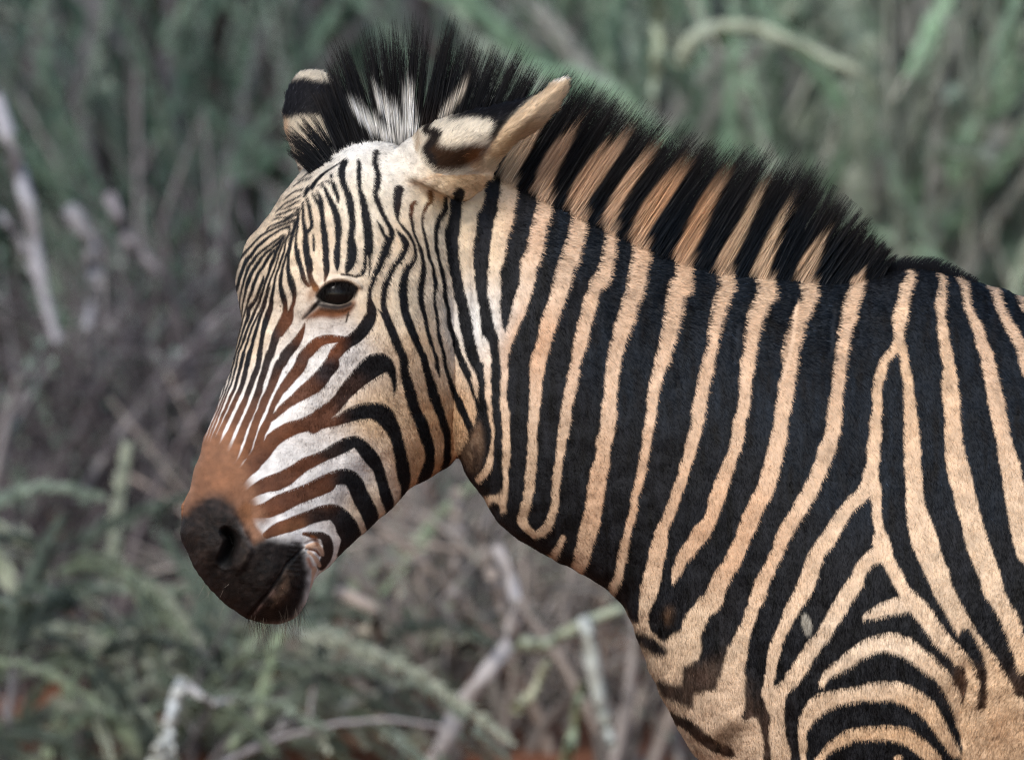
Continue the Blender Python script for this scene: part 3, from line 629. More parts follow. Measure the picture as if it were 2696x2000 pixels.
    over(blur(S("I: 780,650,40 790,760,30 760,860,30"), 6), srgb(70,62,56), .7)
    over(S("I: 590,575,70 645,650,100 622,760,118 578,855,105", 12), srgb(7,5,5))  # nostril hole painted black, the shade of its depth put into the colour
    over(S("I: 1330,770,14 1180,880,14 1130,950,14 1060,1050,12 1000,1140,12 920,1240,14 830,1350,14", 5), srgb(16,12,11))
    # corner of the mouth
    for s in ("I: 1370,712,50 1440,700,62 1490,740,46 1508,790,26", "I: 1372,765,26 1420,800,36 1455,850,44 1475,890,36", "I: 1425,925,50 1412,1000,25 1392,1090,14"):
        over(S(s, 3), srgb(204,168,142))
    over(S("I: 1380,740,22 1440,755,26 1480,800,24", 4), srgb(120,66,34))
    over(S("I: 1370,830,40 1400,900,40", 8), srgb(150,92,54), .8)
    over(S("I: 1400,620,40 1440,650,50 1460,690,40", 6), srgb(120,70,40), .8)
    # eye surround
    over(blur(poly_cov("E: 1215,930 1330,840 1440,760 1600,765 1740,755 1860,715 1940,640 1950,740 1880,880 1740,930 1640,940 1480,920 1340,935 1240,960"), 4), srgb(118,76,50))
    over(blur(S("E: 1400,520,110 1350,580,120 1310,670,60"), 8), srgb(140,92,52), .8)
    over(blur(S("E: 1960,520,60 2020,500,40"), 5), srgb(130,88,54), .8)
    over(S("E: 1480,760,60 1600,780,66 1740,785,66 1870,740,56", 12), srgb(64,44,32), .8)
    over(S("E: 1225,925,26 1300,850,44 1390,750,70 1440,690,60", 6), srgb(34,24,20))
    over(S("E: 1420,620,24 1480,530,24 1560,460,26 1660,430,24 1780,425,24 1880,450,26 1970,510,34", 4), srgb(48,36,30))
    over(S("E: 1450,735,50 1600,757,56 1740,762,56 1865,722,50", 6), srgb(34,27,24), .95)
    over(S("E: 1480,722,9 1600,744,9 1740,750,9 1850,718,9", 3), srgb(84,72,64))
    over(poly_cov("E: 1420,640 1470,550 1540,480 1640,440 1760,435 1870,460 1960,520 1930,640 1850,705 1740,735 1600,725 1480,705", 3), srgb(18,15,14))
    # grey scar, throat, brown scuffs
    over(S("R: 1868,300,75 1880,360,90 1892,425,80", 4), srgb(150,144,132))
    over(blur(S("R: 590,220,40 545,330,70"), 7), srgb(104,78,56), .8)
    over(blur(S("R: 1090,1430,210 1220,1340,130"), 8), srgb(92,68,50), .75)
    over(blur(S("R: 860,860,150 900,900,120"), 12), srgb(74,58,50), .8)
    over(blur(poly_cov("M: 10,360 130,170 240,20 275,150 265,350 225,520 170,540"), 6), srgb(92,72,56), .9)
    over(blur(S("M: 150,250,50 190,330,60 200,400,60 190,470,50"), 5), srgb(48,36,30), .8)
    for s in ("M: 170,200,14 150,290,16", "M: 215,140,12 205,240,14", "M: 120,330,16 150,400,16", "M: 240,220,10 236,320,10"):
        over(blur(S(s), 2), srgb(150,126,104), .7)
    over(blur(S("T: 1750,1150,60 1820,1300,90 1700,1400,120 1900,1500,120"), 25), srgb(170,128,92), .6)
    over(blur(S("D: 800,395,14 1000,330,20 1200,250,30 1330,230,60"), 3), srgb(176,118,66), .8)
    over(blur(S("D: 1500,150,200 1620,90,160 1350,260,120"), 20), srgb(208,162,112), .6)
    over(blur(S("D: 1010,500,50 1080,530,60 1070,600,50 1090,400,40 1180,375,30"), 5), srgb(120,84,50), .7)
    # dirt flecks on the eye bag and cheek
    for s in ("E: 1845,840,20 1830,900,26 1812,965,24", "E: 1790,880,10 1860,880,12", "E: 925,757,22 928,762,20", "E: 1880,1045,12 1910,1060,14", "G: 1390,360,18 1400,380,14 1410,350,8"):
        over(S(s, 2), srgb(46,36,28))
    # ear map -------------------------------------------------------------
    ear = np.ones((CH, CW, 3), np.float32)*srgb(222,210,190).astype(np.float32)
    def eo(cov, c, a=1.0):
        nonlocal ear
        k = (cov*a)[..., None]
        ear = ear*(1-k)+np.asarray(c, np.float32)*k
    eo(poly_cov("B: 1600,560 1790,400 1900,420 1850,700 1640,960 1460,1060 1260,1220 1160,1330 1120,1440 900,1400 860,1340 1030,1200 1150,1000 1300,830 1450,690", 5), srgb(214,188,156))
    eo(blur(S("B: 1250,1050,100 1180,1180,120 1050,1300,130"), 12), srgb(226,200,160), .8)
    eo(blur(S("B: 1480,900,40 1350,1010,50 1200,1180,60"), 8), srgb(190,150,100), .6)
    eo(poly_cov("B: 840,740 1100,640 1400,590 1570,520 1630,550 1450,690 1300,830 1150,1000 1060,1120 1060,1040 1110,940 1050,890 870,870 660,905 640,880 760,820", 6), srgb(22,21,23))
    eo(poly_cov("B: 1610,520 1790,400 1900,400 1870,470 1800,500 1640,548", 4), srgb(244,234,220))
    eo(poly_cov("B: 400,1180 520,1010 580,1020 560,1150 700,1170 880,1130 1050,1150 950,1270 800,1370 540,1390 430,1270", 12), srgb(64,45,32))
    eo(blur(S("B: 700,1330,110 560,1350,80"), 8), srgb(60,42,30), .8)
    eo(blur(S("B: 880,1290,100 960,1220,80"), 12), srgb(150,96,56), .8)
    for s in ("B: 450,930,60 430,1010,80 520,1030,80 550,1030,70", "B: 540,1040,80 480,1130,80 430,1190,60 480,1270,80 510,1310,70"):
        eo(S(s, 8), srgb(38,32,29))
    eo(S("B: 330,1000,40 360,1100,40 340,1200,40", 10), srgb(140,112,84), .7)
    eo(poly_cov("A: 500,1010 500,850 560,680 680,575 800,555 950,580 1080,590 1250,640 1250,1010 900,950 720,970 640,1010", 8), srgb(33,33,37))
    eo(poly_cov("A: 560,1010 650,1000 680,1250 760,1480 700,1560 560,1300", 10), srgb(214,176,140), .8)
    # fine mottling of the coat
    rng = np.random.default_rng(3)
    nz = blur(rng.random((CH, CW)).astype(np.float32), 5)
    nz2 = blur(rng.random((CH, CW)).astype(np.float32), 16)
    nz = (nz-nz.mean())/nz.std()
    nz2 = (nz2-nz2.mean())/nz2.std()
    st = rng.random((CH, CW)).astype(np.float32)
    for _ in range(2):                                   # sheen painted as streaks down the black coat
        st = sum(np.roll(st, k, 0) for k in range(-14, 15))/29
    st = blur(st, 3)
    st = (st-st.mean())/st.std()
    dkm = np.clip((.10-col.mean(-1))/.06, 0, 1)*(np.arange(CW)/HR > 1240)[None, :]
    f = (1+np.where(dkm > .5, .32*st+.12*nz, .075*nz+.06*nz2))[..., None]
    mz = blur(poly_cov('I: 60,500 450,230 700,390 850,720 1330,660 1380,1100 700,1500 100,1000'), 8)[..., None]
    f = f*(1+mz*np.clip(.30*nz[..., None]+.15*nz2[..., None], -.6, 1.2))
    return np.clip(col*f, .003, 1).astype(np.float32), np.clip(ear*(1+.05*nz+.05*nz2)[..., None], .004, 1).astype(np.float32), mane

def sample(img, x, y):
    """bilinear lookup at flank coordinates"""
    fx = np.clip(x*HR, 0, CW-2.001)
    fy = np.clip(y*HR, 0, CH-2.001)
    ix, iy = fx.astype(int), fy.astype(int)
    ax, ay = fx-ix, fy-iy
    if img.ndim == 3:
        ax, ay = ax[:, None], ay[:, None]
    return (img[iy, ix]*(1-ax)+img[iy, ix+1]*ax)*(1-ay)+(img[iy+1, ix]*(1-ax)+img[iy+1, ix+1]*ax)*ay
# PATTERN END
# ======================================================================
# ZEBRA: body surface
# ======================================================================
COLMAP, EARMAP, MANEMAP = build_pattern()
YAW = math.radians(30)                       # the head is turned towards the viewer

def cr(p, n):
    """Catmull-Rom resample of station rows to n rows, even in station index"""
    p = np.asarray(p, float)
    q = np.vstack([2*p[0]-p[1], p, 2*p[-1]-p[-2]])
    t = np.linspace(0, len(p)-1-1e-9, n)
    i = t.astype(int)
    f = (t-i)[:, None]
    p0, p1, p2, p3 = q[i], q[i+1], q[i+2], q[i+3]
    return .5*((2*p1)+(-p0+p2)*f+(2*p0-5*p1+4*p2-p3)*f**2+(-p0+3*p1-3*p2+p3)*f**3)

PARTS_V, PARTS_F = [], []
def add_rings(rings):
    """closed loft through rings (n x k x 3) with capped ends"""
    n, k, _ = rings.shape
    base = sum(len(v) for v in PARTS_V)
    V = np.vstack([rings.reshape(-1, 3), rings[0].mean(0)[None], rings[-1].mean(0)[None]])
    F = []
    for i in range(n-1):
        for j in range(k):
            a, b = i*k+j, i*k+(j+1) % k
            F.append((base+a, base+b, base+b+k, base+a+k))
    c0, c1 = base+n*k, base+n*k+1
    for j in range(k):
        F.append((c0, base+(j+1) % k, base+j))
        F.append((c1, base+(n-1)*k+j, base+(n-1)*k+(j+1) % k))
    PARTS_V.append(V)
    PARTS_F.extend(F)

PH = np.linspace(0, 2*np.pi, 72, endpoint=False)
def spow(a, p):
    return np.sign(a)*np.abs(a)**p

# neck, trunk: top x,y, bottom x,y, half width, depth centre, taper (+ = narrow on top)
NECK = [(1150,430, 1130,760, .040, -.005, .25), (1300,432, 1205,1180, .066, 0, .40), (1450,505, 1271,1310, .078, 0, .42),
        (1600,575, 1343,1404, .088, 0, .42), (1750,645, 1461,1473, .096, 0, .42), (1900,692, 1569,1531, .106, 0, .42),
        (2050,714, 1642,1596, .120, 0, .40), (2200,724, 1681,1690, .137, 0, .40), (2340,706, 1742,1830, .155, 0, .40),
        (2450,704, 1845,1997, .178, 0, .40), (2600,752, 2050,2180, .205, 0, .36), (2800,806, 2400,2290, .235, 0, .25),
        (3200,850, 3000,2330, .265, 0, .10), (3700,860, 3600,2290, .265, 0, .05), (4200,830, 4150,2130, .245, 0, .05),
        (4600,890, 4600,1880, .19, 0, .05), (4800,1080, 4800,1640, .11, 0, 0), (4860,1250, 4860,1430, .03, 0, 0)]
rings = []
for r in cr(NECK, 150):
    T, B = place(r[0], r[1], r[5]), place(r[2], r[3], r[5])
    v, s = np.cos(PH), np.sin(PH)
    u = spow(s, .85)*(1-r[6]*np.clip(v, -1, 1)*np.where(v > 0, 1, .35))
    u = u/np.abs(u).max()
    rings.append((T+B)/2+(T-B)/2*v[:, None]+np.array([0, 1., 0])*(r[4]*u)[:, None])
add_rings(np.array(rings))

# head: left outline x,y, right outline x,y, half width, dorsal broadening
HEADST = [(935,392, 1105,388, .040, .0), (862,425, 1190,472, .072, .0), (776,489, 1230,620, .088, .05), (698,585, 1250,790, .097, .10),
          (644,653, 1262,905, .101, .15), (614,757, 1262,1010, .101, .17), (630,836, 1256,1085, .092, .10), (622,894, 1231,1148, .082, .05),
          (603,982, 1183,1209, .073, .0), (583,1033, 1108,1262, .067, .0), (550,1117, 1038,1327, .060, -.05), (517,1212, 958,1403, .055, -.05),
          (490,1303, 896,1452, .055, 0), (472,1392, 842,1490, .058, 0), (466,1452, 820,1522, .056, 0), (492,1512, 806,1556, .050, 0),
          (543,1580, 765,1597, .038, 0), (600,1618, 700,1622, .016, 0)]
FAR = np.array([-math.sin(YAW), math.cos(YAW), 0])              # the head's far side
AX = np.array([-.39, -.39*math.tan(YAW), -.92]); AX /= np.linalg.norm(AX)
DOR = np.cross(FAR, AX); DOR /= np.linalg.norm(DOR)
if DOR[0] > 0:
    DOR = -DOR
rings, HEADC = [], []
for r in cr(HEADST, 110):
    yc = -(1030-(r[0]+r[2])/2)*U*math.tan(YAW)
    L, Rr = place(r[0], r[1], yc), place(r[2], r[3], yc)
    ln = np.linalg.norm(L-Rr)
    n = (L-Rr)/ln
    v, s = np.cos(PH), np.sin(PH)
    uu = spow(s, .88)*(1+r[5]*v-.10*np.clip(-v, 0, 1))*r[4]
    lat = uu[:, None]*FAR
    a, b = 0.005, .5
    for _ in range(40):                                          # depth so that the turned section keeps its outline
        m = (a+b)/2
        e = (lat+(v*m)[:, None]*DOR)@n
        if e.max()-e.min() > ln:
            b = m
        else:
            a = m
    sec = lat+(v*m)[:, None]*DOR
    e = sec@n
    c = (L+Rr)/2+n*(-(e.max()+e.min())/2)
    rings.append(c+sec)
    HEADC.append(c)
add_rings(np.array(rings))
HEADC = np.array(HEADC)
HEADP = HEADC.mean(0)                                            # a point on the head's mid-plane

# ears: left x,y, right x,y, thickness, bow ; depth y
def ear(st, y0, y1, n=40, sgn=-1):
    rg = []
    for i, r in enumerate(cr(st, n)):
        y = y0+(y1-y0)*i/(n-1)
        L, Rr = place(r[0], r[1], y), place(r[2], r[3], y)
        v, s = np.cos(PH), np.sin(PH)
        y_off = sgn*r[5]*(1-v**2)+r[4]*s*(1-.75*np.abs(v)**3)
        rg.append((L+Rr)/2+(L-Rr)/2*v[:, None]+np.array([0, 1., 0])*y_off[:, None])
    add_rings(np.array(rg))
ear([(1010,430,1230,540,.030,.004), (1055,372,1300,478,.022,.014), (1105,332,1315,440,.014,.026), (1176,301,1339,402,.010,.030), (1296,266,1394,364,.008,.026),
     (1377,249,1440,334,.007,.020), (1423,230,1478,286,.006,.013), (1458,204,1502,242,.005,.007), (1480,190,1512,204,.003,.002)], -.060, -.085)
ear([(805,500,915,500,.022,.004), (764,400,905,420,.014,.012), (743,348,910,356,.011,.018), (737,305,912,305,.010,.020), (740,264,910,258,.010,.018),
     (753,222,898,220,.009,.014), (776,193,880,193,.008,.009), (800,180,850,180,.006,.003)], .070, .100)

# legs: centre x, height, half depth (x), half width (y)
def leg(st, y):
    rg = []
    for r in cr(st, 60):
        rg.append(np.stack([r[0]+r[2]*np.cos(PH), y*r[4]+r[3]*np.sin(PH)+0*PH, r[1]+0*PH], 1))
    add_rings(np.array(rg))
X = lambda px: (px-1348)*U
for sg in (-1, 1):
    leg([(X(2330), .92, .10, .03, 1), (X(2330), .80, .125, .055, 1), (X(2310), .68, .095, .060, 1), (X(2300), .56, .058, .046, .95), (X(2295), .44, .044, .040, .9), (X(2290), .37, .046, .042, .9),
         (X(2292), .32, .034, .032, .9), (X(2295), .20, .026, .026, .9), (X(2290), .12, .036, .034, .9), (X(2270), .07, .034, .036, .9), (X(2250), .05, .046, .046, .9), (X(2245), .0, .056, .052, .9)], sg*.125)
    leg([(X(4450), 1.0, .20, .05, 1), (X(4480), .85, .21, .09, 1), (X(4480), .72, .15, .085, 1), (X(4540), .62, .09, .06, 1), (X(4640), .52, .058, .042, 1), (X(4680), .45, .055, .040, 1),
         (X(4650), .36, .036, .034, 1), (X(4610), .22, .028, .028, 1), (X(4600), .12, .038, .036, 1), (X(4580), .07, .034, .036, 1), (X(4560), .05, .046, .046, 1), (X(4555), .0, .056, .052, 1)], sg*.13)
# tail
tl = np.array([(X(4830), 0, 1.03, .025), (X(4930), 0, .95, .022), (X(4980), 0, .75, .018), (X(4990), 0, .55, .022), (X(4985), 0, .40, .03), (X(4980), 0, .26, .006)])
add_rings(np.array([np.stack([r[0]+r[3]*np.cos(PH), r[1]+r[3]*np.sin(PH), r[2]+0*PH], 1) for r in cr(tl, 40)]))

src = mesh_obj('source', np.vstack(PARTS_V), PARTS_F)
VOX = 0.0036
md = src.modifiers.new('remesh', 'REMESH')
md.mode, md.voxel_size, md.adaptivity = 'VOXEL', VOX, 0.0
me = bpy.data.meshes.new_from_object(src.evaluated_get(bpy.context.evaluated_depsgraph_get()))
bpy.data.objects.remove(src)

def get_co(me):
    a = np.empty(len(me.vertices)*3, np.float32)
    me.vertices.foreach_get('co', a)
    return a.reshape(-1, 3).astype(np.float64)
def get_no(me):
    a = np.empty(len(me.vertices)*3, np.float32)
    me.vertices.foreach_get('normal', a)
    return a.reshape(-1, 3).astype(np.float64)
def set_co(me, co):
    me.vertices.foreach_set('co', np.asarray(co, np.float32).ravel())
    me.update()
def smooth(me, it, w=None, taubin=True):
    e = np.empty(len(me.edges)*2, np.int32)
    me.edges.foreach_get('vertices', e)
    e = e.reshape(-1, 2)
    co = get_co(me)
    nv = len(co)
    deg = np.bincount(e.ravel(), minlength=nv)[:, None].astype(float)
    w = 1.0 if w is None else w[:, None]
    for k in range(it):
        for lam in ((.6, -.62) if taubin else (.5,)):
            d = np.stack([np.bincount(e[:, 0], co[e[:, 1], c], nv)+np.bincount(e[:, 1], co[e[:, 0], c], nv) for c in range(3)], 1)/deg-co
            co = co+lam*d*w
    set_co(me, co)

smooth(me, 6, taubin=False)
_c = get_co(me)
_x, _y = project(_c)
smooth(me, 8, w=np.where((_x > 1150) & (_x < 1560) & (_y > 150) & (_y < 400) & (_c[:, 1] < -.035), 1.0, 0.0), taubin=False)
# finer faces where the animal is seen close
def refine(me, test):
    bm = bmesh.new()
    bm.from_mesh(me)
    co = get_co(me)
    no = get_no(me)
    ok = test(co, no)
    bm.verts.ensure_lookup_table()
    ed = [e for e in bm.edges if ok[e.verts[0].index] and ok[e.verts[1].index]]
    bmesh.ops.subdivide_edges(bm, edges=ed, cuts=1, use_grid_fill=True, smooth=0.0)
    bm.to_mesh(me)
    bm.free()
def seen(co, no):
    px, py = project(co)
    return (px > -40) & (px < 2780) & (py > -40) & (py < 2080) & (no[:, 1] < .35)
def seen_face(co, no):
    px, py = project(co)
    return (px < 1010) & (py > 640) & (py < 1700) & (no[:, 1] < .3)
refine(me, seen)
smooth(me, 3, taubin=False)
refine(me, lambda c, n: seen_face(c, n))
smooth(me, 3, taubin=False)

# ---- relief: height strokes on the flank, metres along the surface normal
def relief():
    h = np.zeros((CH, CW), np.float32)
    def add(s, amp, bl):
        nonlocal h
        h += blur(stroke_cov(s, 3), bl)*amp*.001
    def pol(s, amp, bl):
        nonlocal h
        h += blur(poly_cov(s, 2), bl)*amp*.001
    pol("E: 1420,640 1470,545 1540,475 1640,435 1760,430 1870,455 1965,520 1935,645 1855,712 1740,742 1600,732 1480,712", -15, 3)   # eye opening
    add("E: 1440,570,30 1530,450,40 1650,395,46 1780,390,46 1890,420,44 1990,490,40", 6, 5)      # upper lid
    add("E: 1450,760,30 1600,790,36 1740,795,36 1870,750,30", 3, 5)                               # lower lid
    add("E: 1500,300,160 1700,260,180 1900,300,160", 7, 22)                                      # brow
    add("E: 1690,345,22 1800,350,24 1920,375,24 2010,350,24", -3, 4)
    add("E: 1225,930,20 1300,850,30 1390,760,40", -4, 4)                                         # tear corner
    add("E: 1500,1010,120 1750,1010,140", 3, 20)
    add("Z: 905,920,50 840,1010,50 770,1120,50", 4, 24)                                          # facial crest
    add("Z: 760,960,80 700,1080,80", -4, 30)
    add("Z: 1110,950,260 1100,1080,240", 9, 60)                                                  # cheek
    add("Z: 1000,1230,60 930,1330,60", -3, 22)
    add("I: 640,420,50 730,540,60 780,680,60 770,800,60 700,920,60", 8, 13)                                 # nostril wing
    add("I: 420,480,150 480,330,150", 5, 18)
    add("I: 380,700,120 420,850,100", 3, 16)
    add("I: 588,575,66 645,645,100 622,750,115 578,850,100", -30, 4)                                # nostril
    add("I: 770,500,26 830,620,30 845,760,30 800,900,26 740,980,26", -4, 8)
    add("I: 1330,730,14 1180,880,16 1130,950,16 1060,1050,16 1000,1140,16 920,1240,18 830,1350,18", -6, 2)   # mouth
    add("I: 1050,880,90 980,1000,90 880,1120,90", 4, 14)                                         # upper lip
    add("I: 1230,960,90 1150,1120,90 1050,1260,80", 5, 12)                                       # lower lip
    for k in range(7):
        x, y = 1262-7*k, 690+44*k
        add(f"I: {x-60},{y-8},14 {x},{y},16 {x+60},{y+4},12", -1.6, 1.5)
    add("I: 1350,690,20 1440,660,20 1500,700,20", -2.5, 2)
    add("I: 1360,740,16 1450,755,20 1490,810,20", -2.5, 2)
    # neck and shoulder
    add("Z: 1290,560,60 1250,760,40 1268,960,40", -5, 16)
    add("Z: 1500,800,160 1450,1100,160", 5, 70)
    add("Z: 1330,700,120 1330,1000,120", -3, 40)
    add("Z: 2120,1000,200 2000,1400,240", 9, 90)
    add("Z: 1780,1250,160 1720,1500,140", -7, 60)
    add("Z: 2330,1650,420 2300,1900,420", 14, 90)
    add("Z: 1960,1800,140 2000,1960,140", -6, 50)
    add("Z: 1860,1760,150 1900,1900,150", 6, 40)
    add("T: 1490,850,60 1455,1050,50 1430,1250,60 1440,1500,60", -9, 12)                         # elbow fold
    add("T: 1630,1150,40 1700,1400,60 1720,1650,60", -4, 20)
    add("Z: 2480,900,200 2560,1200,220", 6, 80)
    add("Z: 2330,1000,90 2200,1300,90", -4, 60)
    for s in ("Z: 1296,560,10 1290,700,12 1300,850,10", "Z: 1250,600,10 1245,760,10 1258,900,10", "Z: 1330,1200,12 1340,1320,12", "Z: 2090,800,14 2080,900,14 2060,1000,12",
              "Z: 1940,860,14 1930,960,14", "Z: 2190,820,12 2185,930,12"):
        add(s, -1.8, 4)
    rng = np.random.default_rng(8)
    a = rng.random((CH, CW)).astype(np.float32)
    a = blur(a, 14)
    h += (a-a.mean())/a.std()*.0005
    b = rng.random((CH, CW)).astype(np.float32)
    b = blur(b, 4)
    h += (b-b.mean())/b.std()*.00016*blur(poly_cov('I: 60,500 450,230 700,390 850,720 1330,660 1380,1100 700,1500 100,1000'), 8)
    return h
RELIEF = relief()
def ear_relief():
    h = np.zeros((CH, CW), np.float32)
    h -= blur(stroke_cov("B: 1000,1270,26 1060,1160,26 1150,1010,26 1300,840,24 1450,700,22 1600,575,16", 3), 3)*.005
    h += blur(stroke_cov("B: 1150,1180,90 1270,1020,100 1420,850,100 1580,700,80 1740,560,50", 3), 8)*.004
    h += blur(stroke_cov("B: 560,1150,160 800,1000,220 1000,900,160", 3), 45)*.004
    return h
EREL = ear_relief()

NEAR_EAR = parse("B: 300,980 480,880 640,800 830,740 1100,670 1400,620 1570,550 1700,450 1790,400 1900,420 1880,600 1740,820 1600,960 1440,1070 1250,1230 1150,1330 1120,1400 700,1420 520,1400 400,1290 330,1150")
FAR_EAR = parse("A: 700,1500 640,1280 560,1100 560,900 590,750 650,620 760,480 880,440 1000,450 1100,540 1250,640 1250,1150 1100,1250 860,1330 830,1450")

def canon(co, no):
    """flank coordinates of surface points; the far half uses its mirror image"""
    px, py = project(co)
    headish = inside(parse(HEAD_POLY), px, py) | (px < 1150)
    # trunk and neck: mirror in y
    mir = co.copy()
    mir[:, 1] = -np.abs(co[:, 1])
    mx, my = project(mir)
    body_far = (~headish) & (no[:, 1] > .25)
    # head: mirror in the head's own mid-plane
    d = (co-HEADP)@FAR
    hm = co-2*np.clip(d, 0, None)[:, None]*FAR
    hx, hy = project(hm)
    head_far = headish & (no[:, 1] > .22) & (d > 0)
    x = np.where(body_far, mx, np.where(head_far, hx, px))
    y = np.where(body_far, my, np.where(head_far, hy, py))
    near_ear = inside(NEAR_EAR, px, py) & (co[:, 1] < -.028)
    far_ear = inside(FAR_EAR, px, py) & (co[:, 1] > .035)
    return x, y, near_ear | far_ear, headish

co, no = get_co(me), get_no(me)
cx, cy, is_ear, headish = canon(co, no)
inframe = (cx > -20) & (cx < 2739) & (cy > -20) & (cy < 2049)
disp = np.where(is_ear, sample(EREL, cx, cy), sample(RELIEF, cx, cy))*inframe
co += no*disp[:, None]
set_co(me, co)
smooth(me, 1, taubin=False)
co, no = get_co(me), get_no(me)

def warp(seed, amp):
    r = np.random.default_rng(seed)
    a, b = blur(r.random((CH, CW)).astype(np.float32), 5), blur(r.random((CH, CW)).astype(np.float32), 14)
    calm = .35+.65*np.clip((np.arange(CW)/HR-1000)/300, 0, 1)[None, :]      # the face bars are finer
    return ((a-a.mean())/a.std()*amp+(b-b.mean())/b.std()*amp*1.1)*calm
WARPX, WARPY = warp(21, 1.0), warp(22, 1.0)
def body_colour(co, no):
    x, y, e, hd = canon(co, no)
    c = sample(COLMAP, x+sample(WARPX, x, y), y+sample(WARPY, x, y))
    c = np.where(e[:, None], sample(EARMAP, x, y), c)
    # the rest of the trunk and the legs carry plain bars
    far = (x > 2736) | (y > 2046)
    if far.any():
        X_, Z_ = co[:, 0], co[:, 2]
        trunk = np.sin((X_*1.0+.25*np.sin(Z_*3))*2*np.pi/.085+np.where(X_ > 1.0, (Z_-.9)*-22*np.clip((X_-1.0)*2.5, 0, 1), 0))
        legs = np.sin(Z_*2*np.pi/.055+1.5*np.sin(X_*9))
        s = np.where(Z_ < .66, legs, trunk)
        belly = (Z_ < .66) & (np.abs(X_-.75) < .28) & (Z_ > .5)
        pale = s > .35
        bar = np.where(pale[:, None], srgb(214,182,148), srgb(30,31,35))
        bar = np.where(belly[:, None], srgb(222,206,184), bar)
        bar = np.where((Z_ < .055)[:, None], srgb(40,36,33), bar)
        bar = np.where(((X_ > 1.43) & (Z_ < .62))[:, None], srgb(34,31,30), bar)
        c = np.where(far[:, None], bar, c)
    return c, x, y, e, hd

vc, vx, vy, vear, vhead = body_colour(co, no)
at = me.attributes.new('coat', 'FLOAT_COLOR', 'POINT')
at.data.foreach_set('color', np.hstack([vc, np.ones((len(vc), 1))]).astype(np.float32).ravel())

def coat_mat():
    m, t, b = new_mat('zebra_skin', .72, .25)
    a = t.nodes.new('ShaderNodeAttribute'); a.attribute_name = 'coat'
    n = t.nodes.new('ShaderNodeTexNoise'); n.inputs['Scale'].default_value = 420; n.inputs['Detail'].default_value = 4
    tc = t.nodes.new('ShaderNodeTexCoord')
    t.links.new(tc.outputs['Object'], n.inputs['Vector'])
    bp = t.nodes.new('ShaderNodeBump'); bp.inputs['Strength'].default_value = .35; bp.inputs['Distance'].default_value = .002
    t.links.new(n.outputs[0], bp.inputs['Height'])
    t.links.new(bp.outputs[0], b.inputs['Normal'])
    t.links.new(a.outputs['Color'], b.inputs['Base Color'])
    return m
me.materials.clear()
me.materials.append(coat_mat())
me.polygons.foreach_set('material_index', np.zeros(len(me.polygons), np.int32))
me.shade_smooth()
me.name = 'body'
zebra = empty('zebra', (X(3300), 0, 0))
tag(zebra, 'striped zebra with erect dark mane and rust-brown snout standing before the scrub', 'zebra')
body = bpy.data.objects.new('body', me)
COL.objects.link(body)
def child(o, p):
    o.parent = p
    o.matrix_parent_inverse = Matrix.Translation(p.location).inverted()
child(body, zebra)
body['label'] = 'black and tan striped body with dark muzzle'

# ---- eyes
def eye_mat():
    m, t, b = new_mat('eye', .2, .22)
    b.inputs['Base Color'].default_value = (.006, .0045, .004, 1)
    return m
EYEM = eye_mat()
ex, ey = 560+1690*.1937, 660+592*.1937
sel = (np.abs(vx-ex) < 75) & (np.abs(vy-ey) < 50) & (no[:, 1] < -.1) & (vhead) & (np.hypot(vx-ex, (vy-ey)*1.6) > 62)
surf_y = np.median(co[sel, 1])
nrm = no[sel].mean(0); nrm /= np.linalg.norm(nrm)
cen = place(ex, ey, surf_y)-nrm*.0225
print('eye', surf_y, nrm)
def uvsphere(c, r, nu=48, nv=32):
    V, F = [], []
    for i in range(nv+1):
        th = np.pi*i/nv
        for j in range(nu):
            ph = 2*np.pi*j/nu
            V.append((c[0]+r*np.sin(th)*np.cos(ph), c[1]+r*np.sin(th)*np.sin(ph), c[2]+r*np.cos(th)))
    for i in range(nv):
        for j in range(nu):
            a, b2 = i*nu+j, i*nu+(j+1) % nu
            F.append((a, b2, b2+nu, a+nu))
    return V, F
mirror = lambda p: p-2*((p-HEADP)@FAR)*FAR
for c in (cen, mirror(cen)):
    V, F = uvsphere(c, .0225)
    o = mesh_obj('eye', V, F, EYEM, zebra)
# ======================================================================
# ZEBRA: coat, mane, whiskers, lashes (hair strands)
# ======================================================================
RNG = np.random.default_rng(11)

def hair_mat(name, rough, spec):
    m, t, b = new_mat(name, rough, spec)
    a = t.nodes.new('ShaderNodeAttribute'); a.attribute_name = 'tint'
    t.links.new(a.outputs['Vector'], b.inputs['Base Color'])
    g = t.nodes.new('ShaderNodeAttribute'); g.attribute_name = 'lie'
    t.links.new(g.outputs['Vector'], b.inputs['Normal'])
    return m
FUR = hair_mat('short_hair', .55, .07)

def strands(name, P, radius, tint, lie, mat, parent):
    """P: n x k x 3 points; radius n x k; tint n x k x 3 or n x 3; lie: n x 3 shading normals"""
    n, k, _ = P.shape
    hc = bpy.data.hair_curves.new(name)
    hc.add_curves([k]*n)
    hc.attributes['position'].data.foreach_set('vector', np.asarray(P, np.float32).ravel())
    r = hc.attributes.get('radius') or hc.attributes.new('radius', 'FLOAT', 'POINT')
    r.data.foreach_set('value', np.asarray(radius, np.float32).ravel())
    dom = 'POINT' if tint.ndim == 3 else 'CURVE'
    a = hc.attributes.new('tint', 'FLOAT_VECTOR', dom)
    a.data.foreach_set('vector', np.asarray(tint, np.float32).ravel())
    a = hc.attributes.new('lie', 'FLOAT_VECTOR', 'CURVE')
    a.data.foreach_set('vector', np.asarray(lie, np.float32).ravel())
    hc.materials.append(mat)
    o = bpy.data.objects.new(name, hc)
    COL.objects.link(o)
    child(o, parent)
    return o

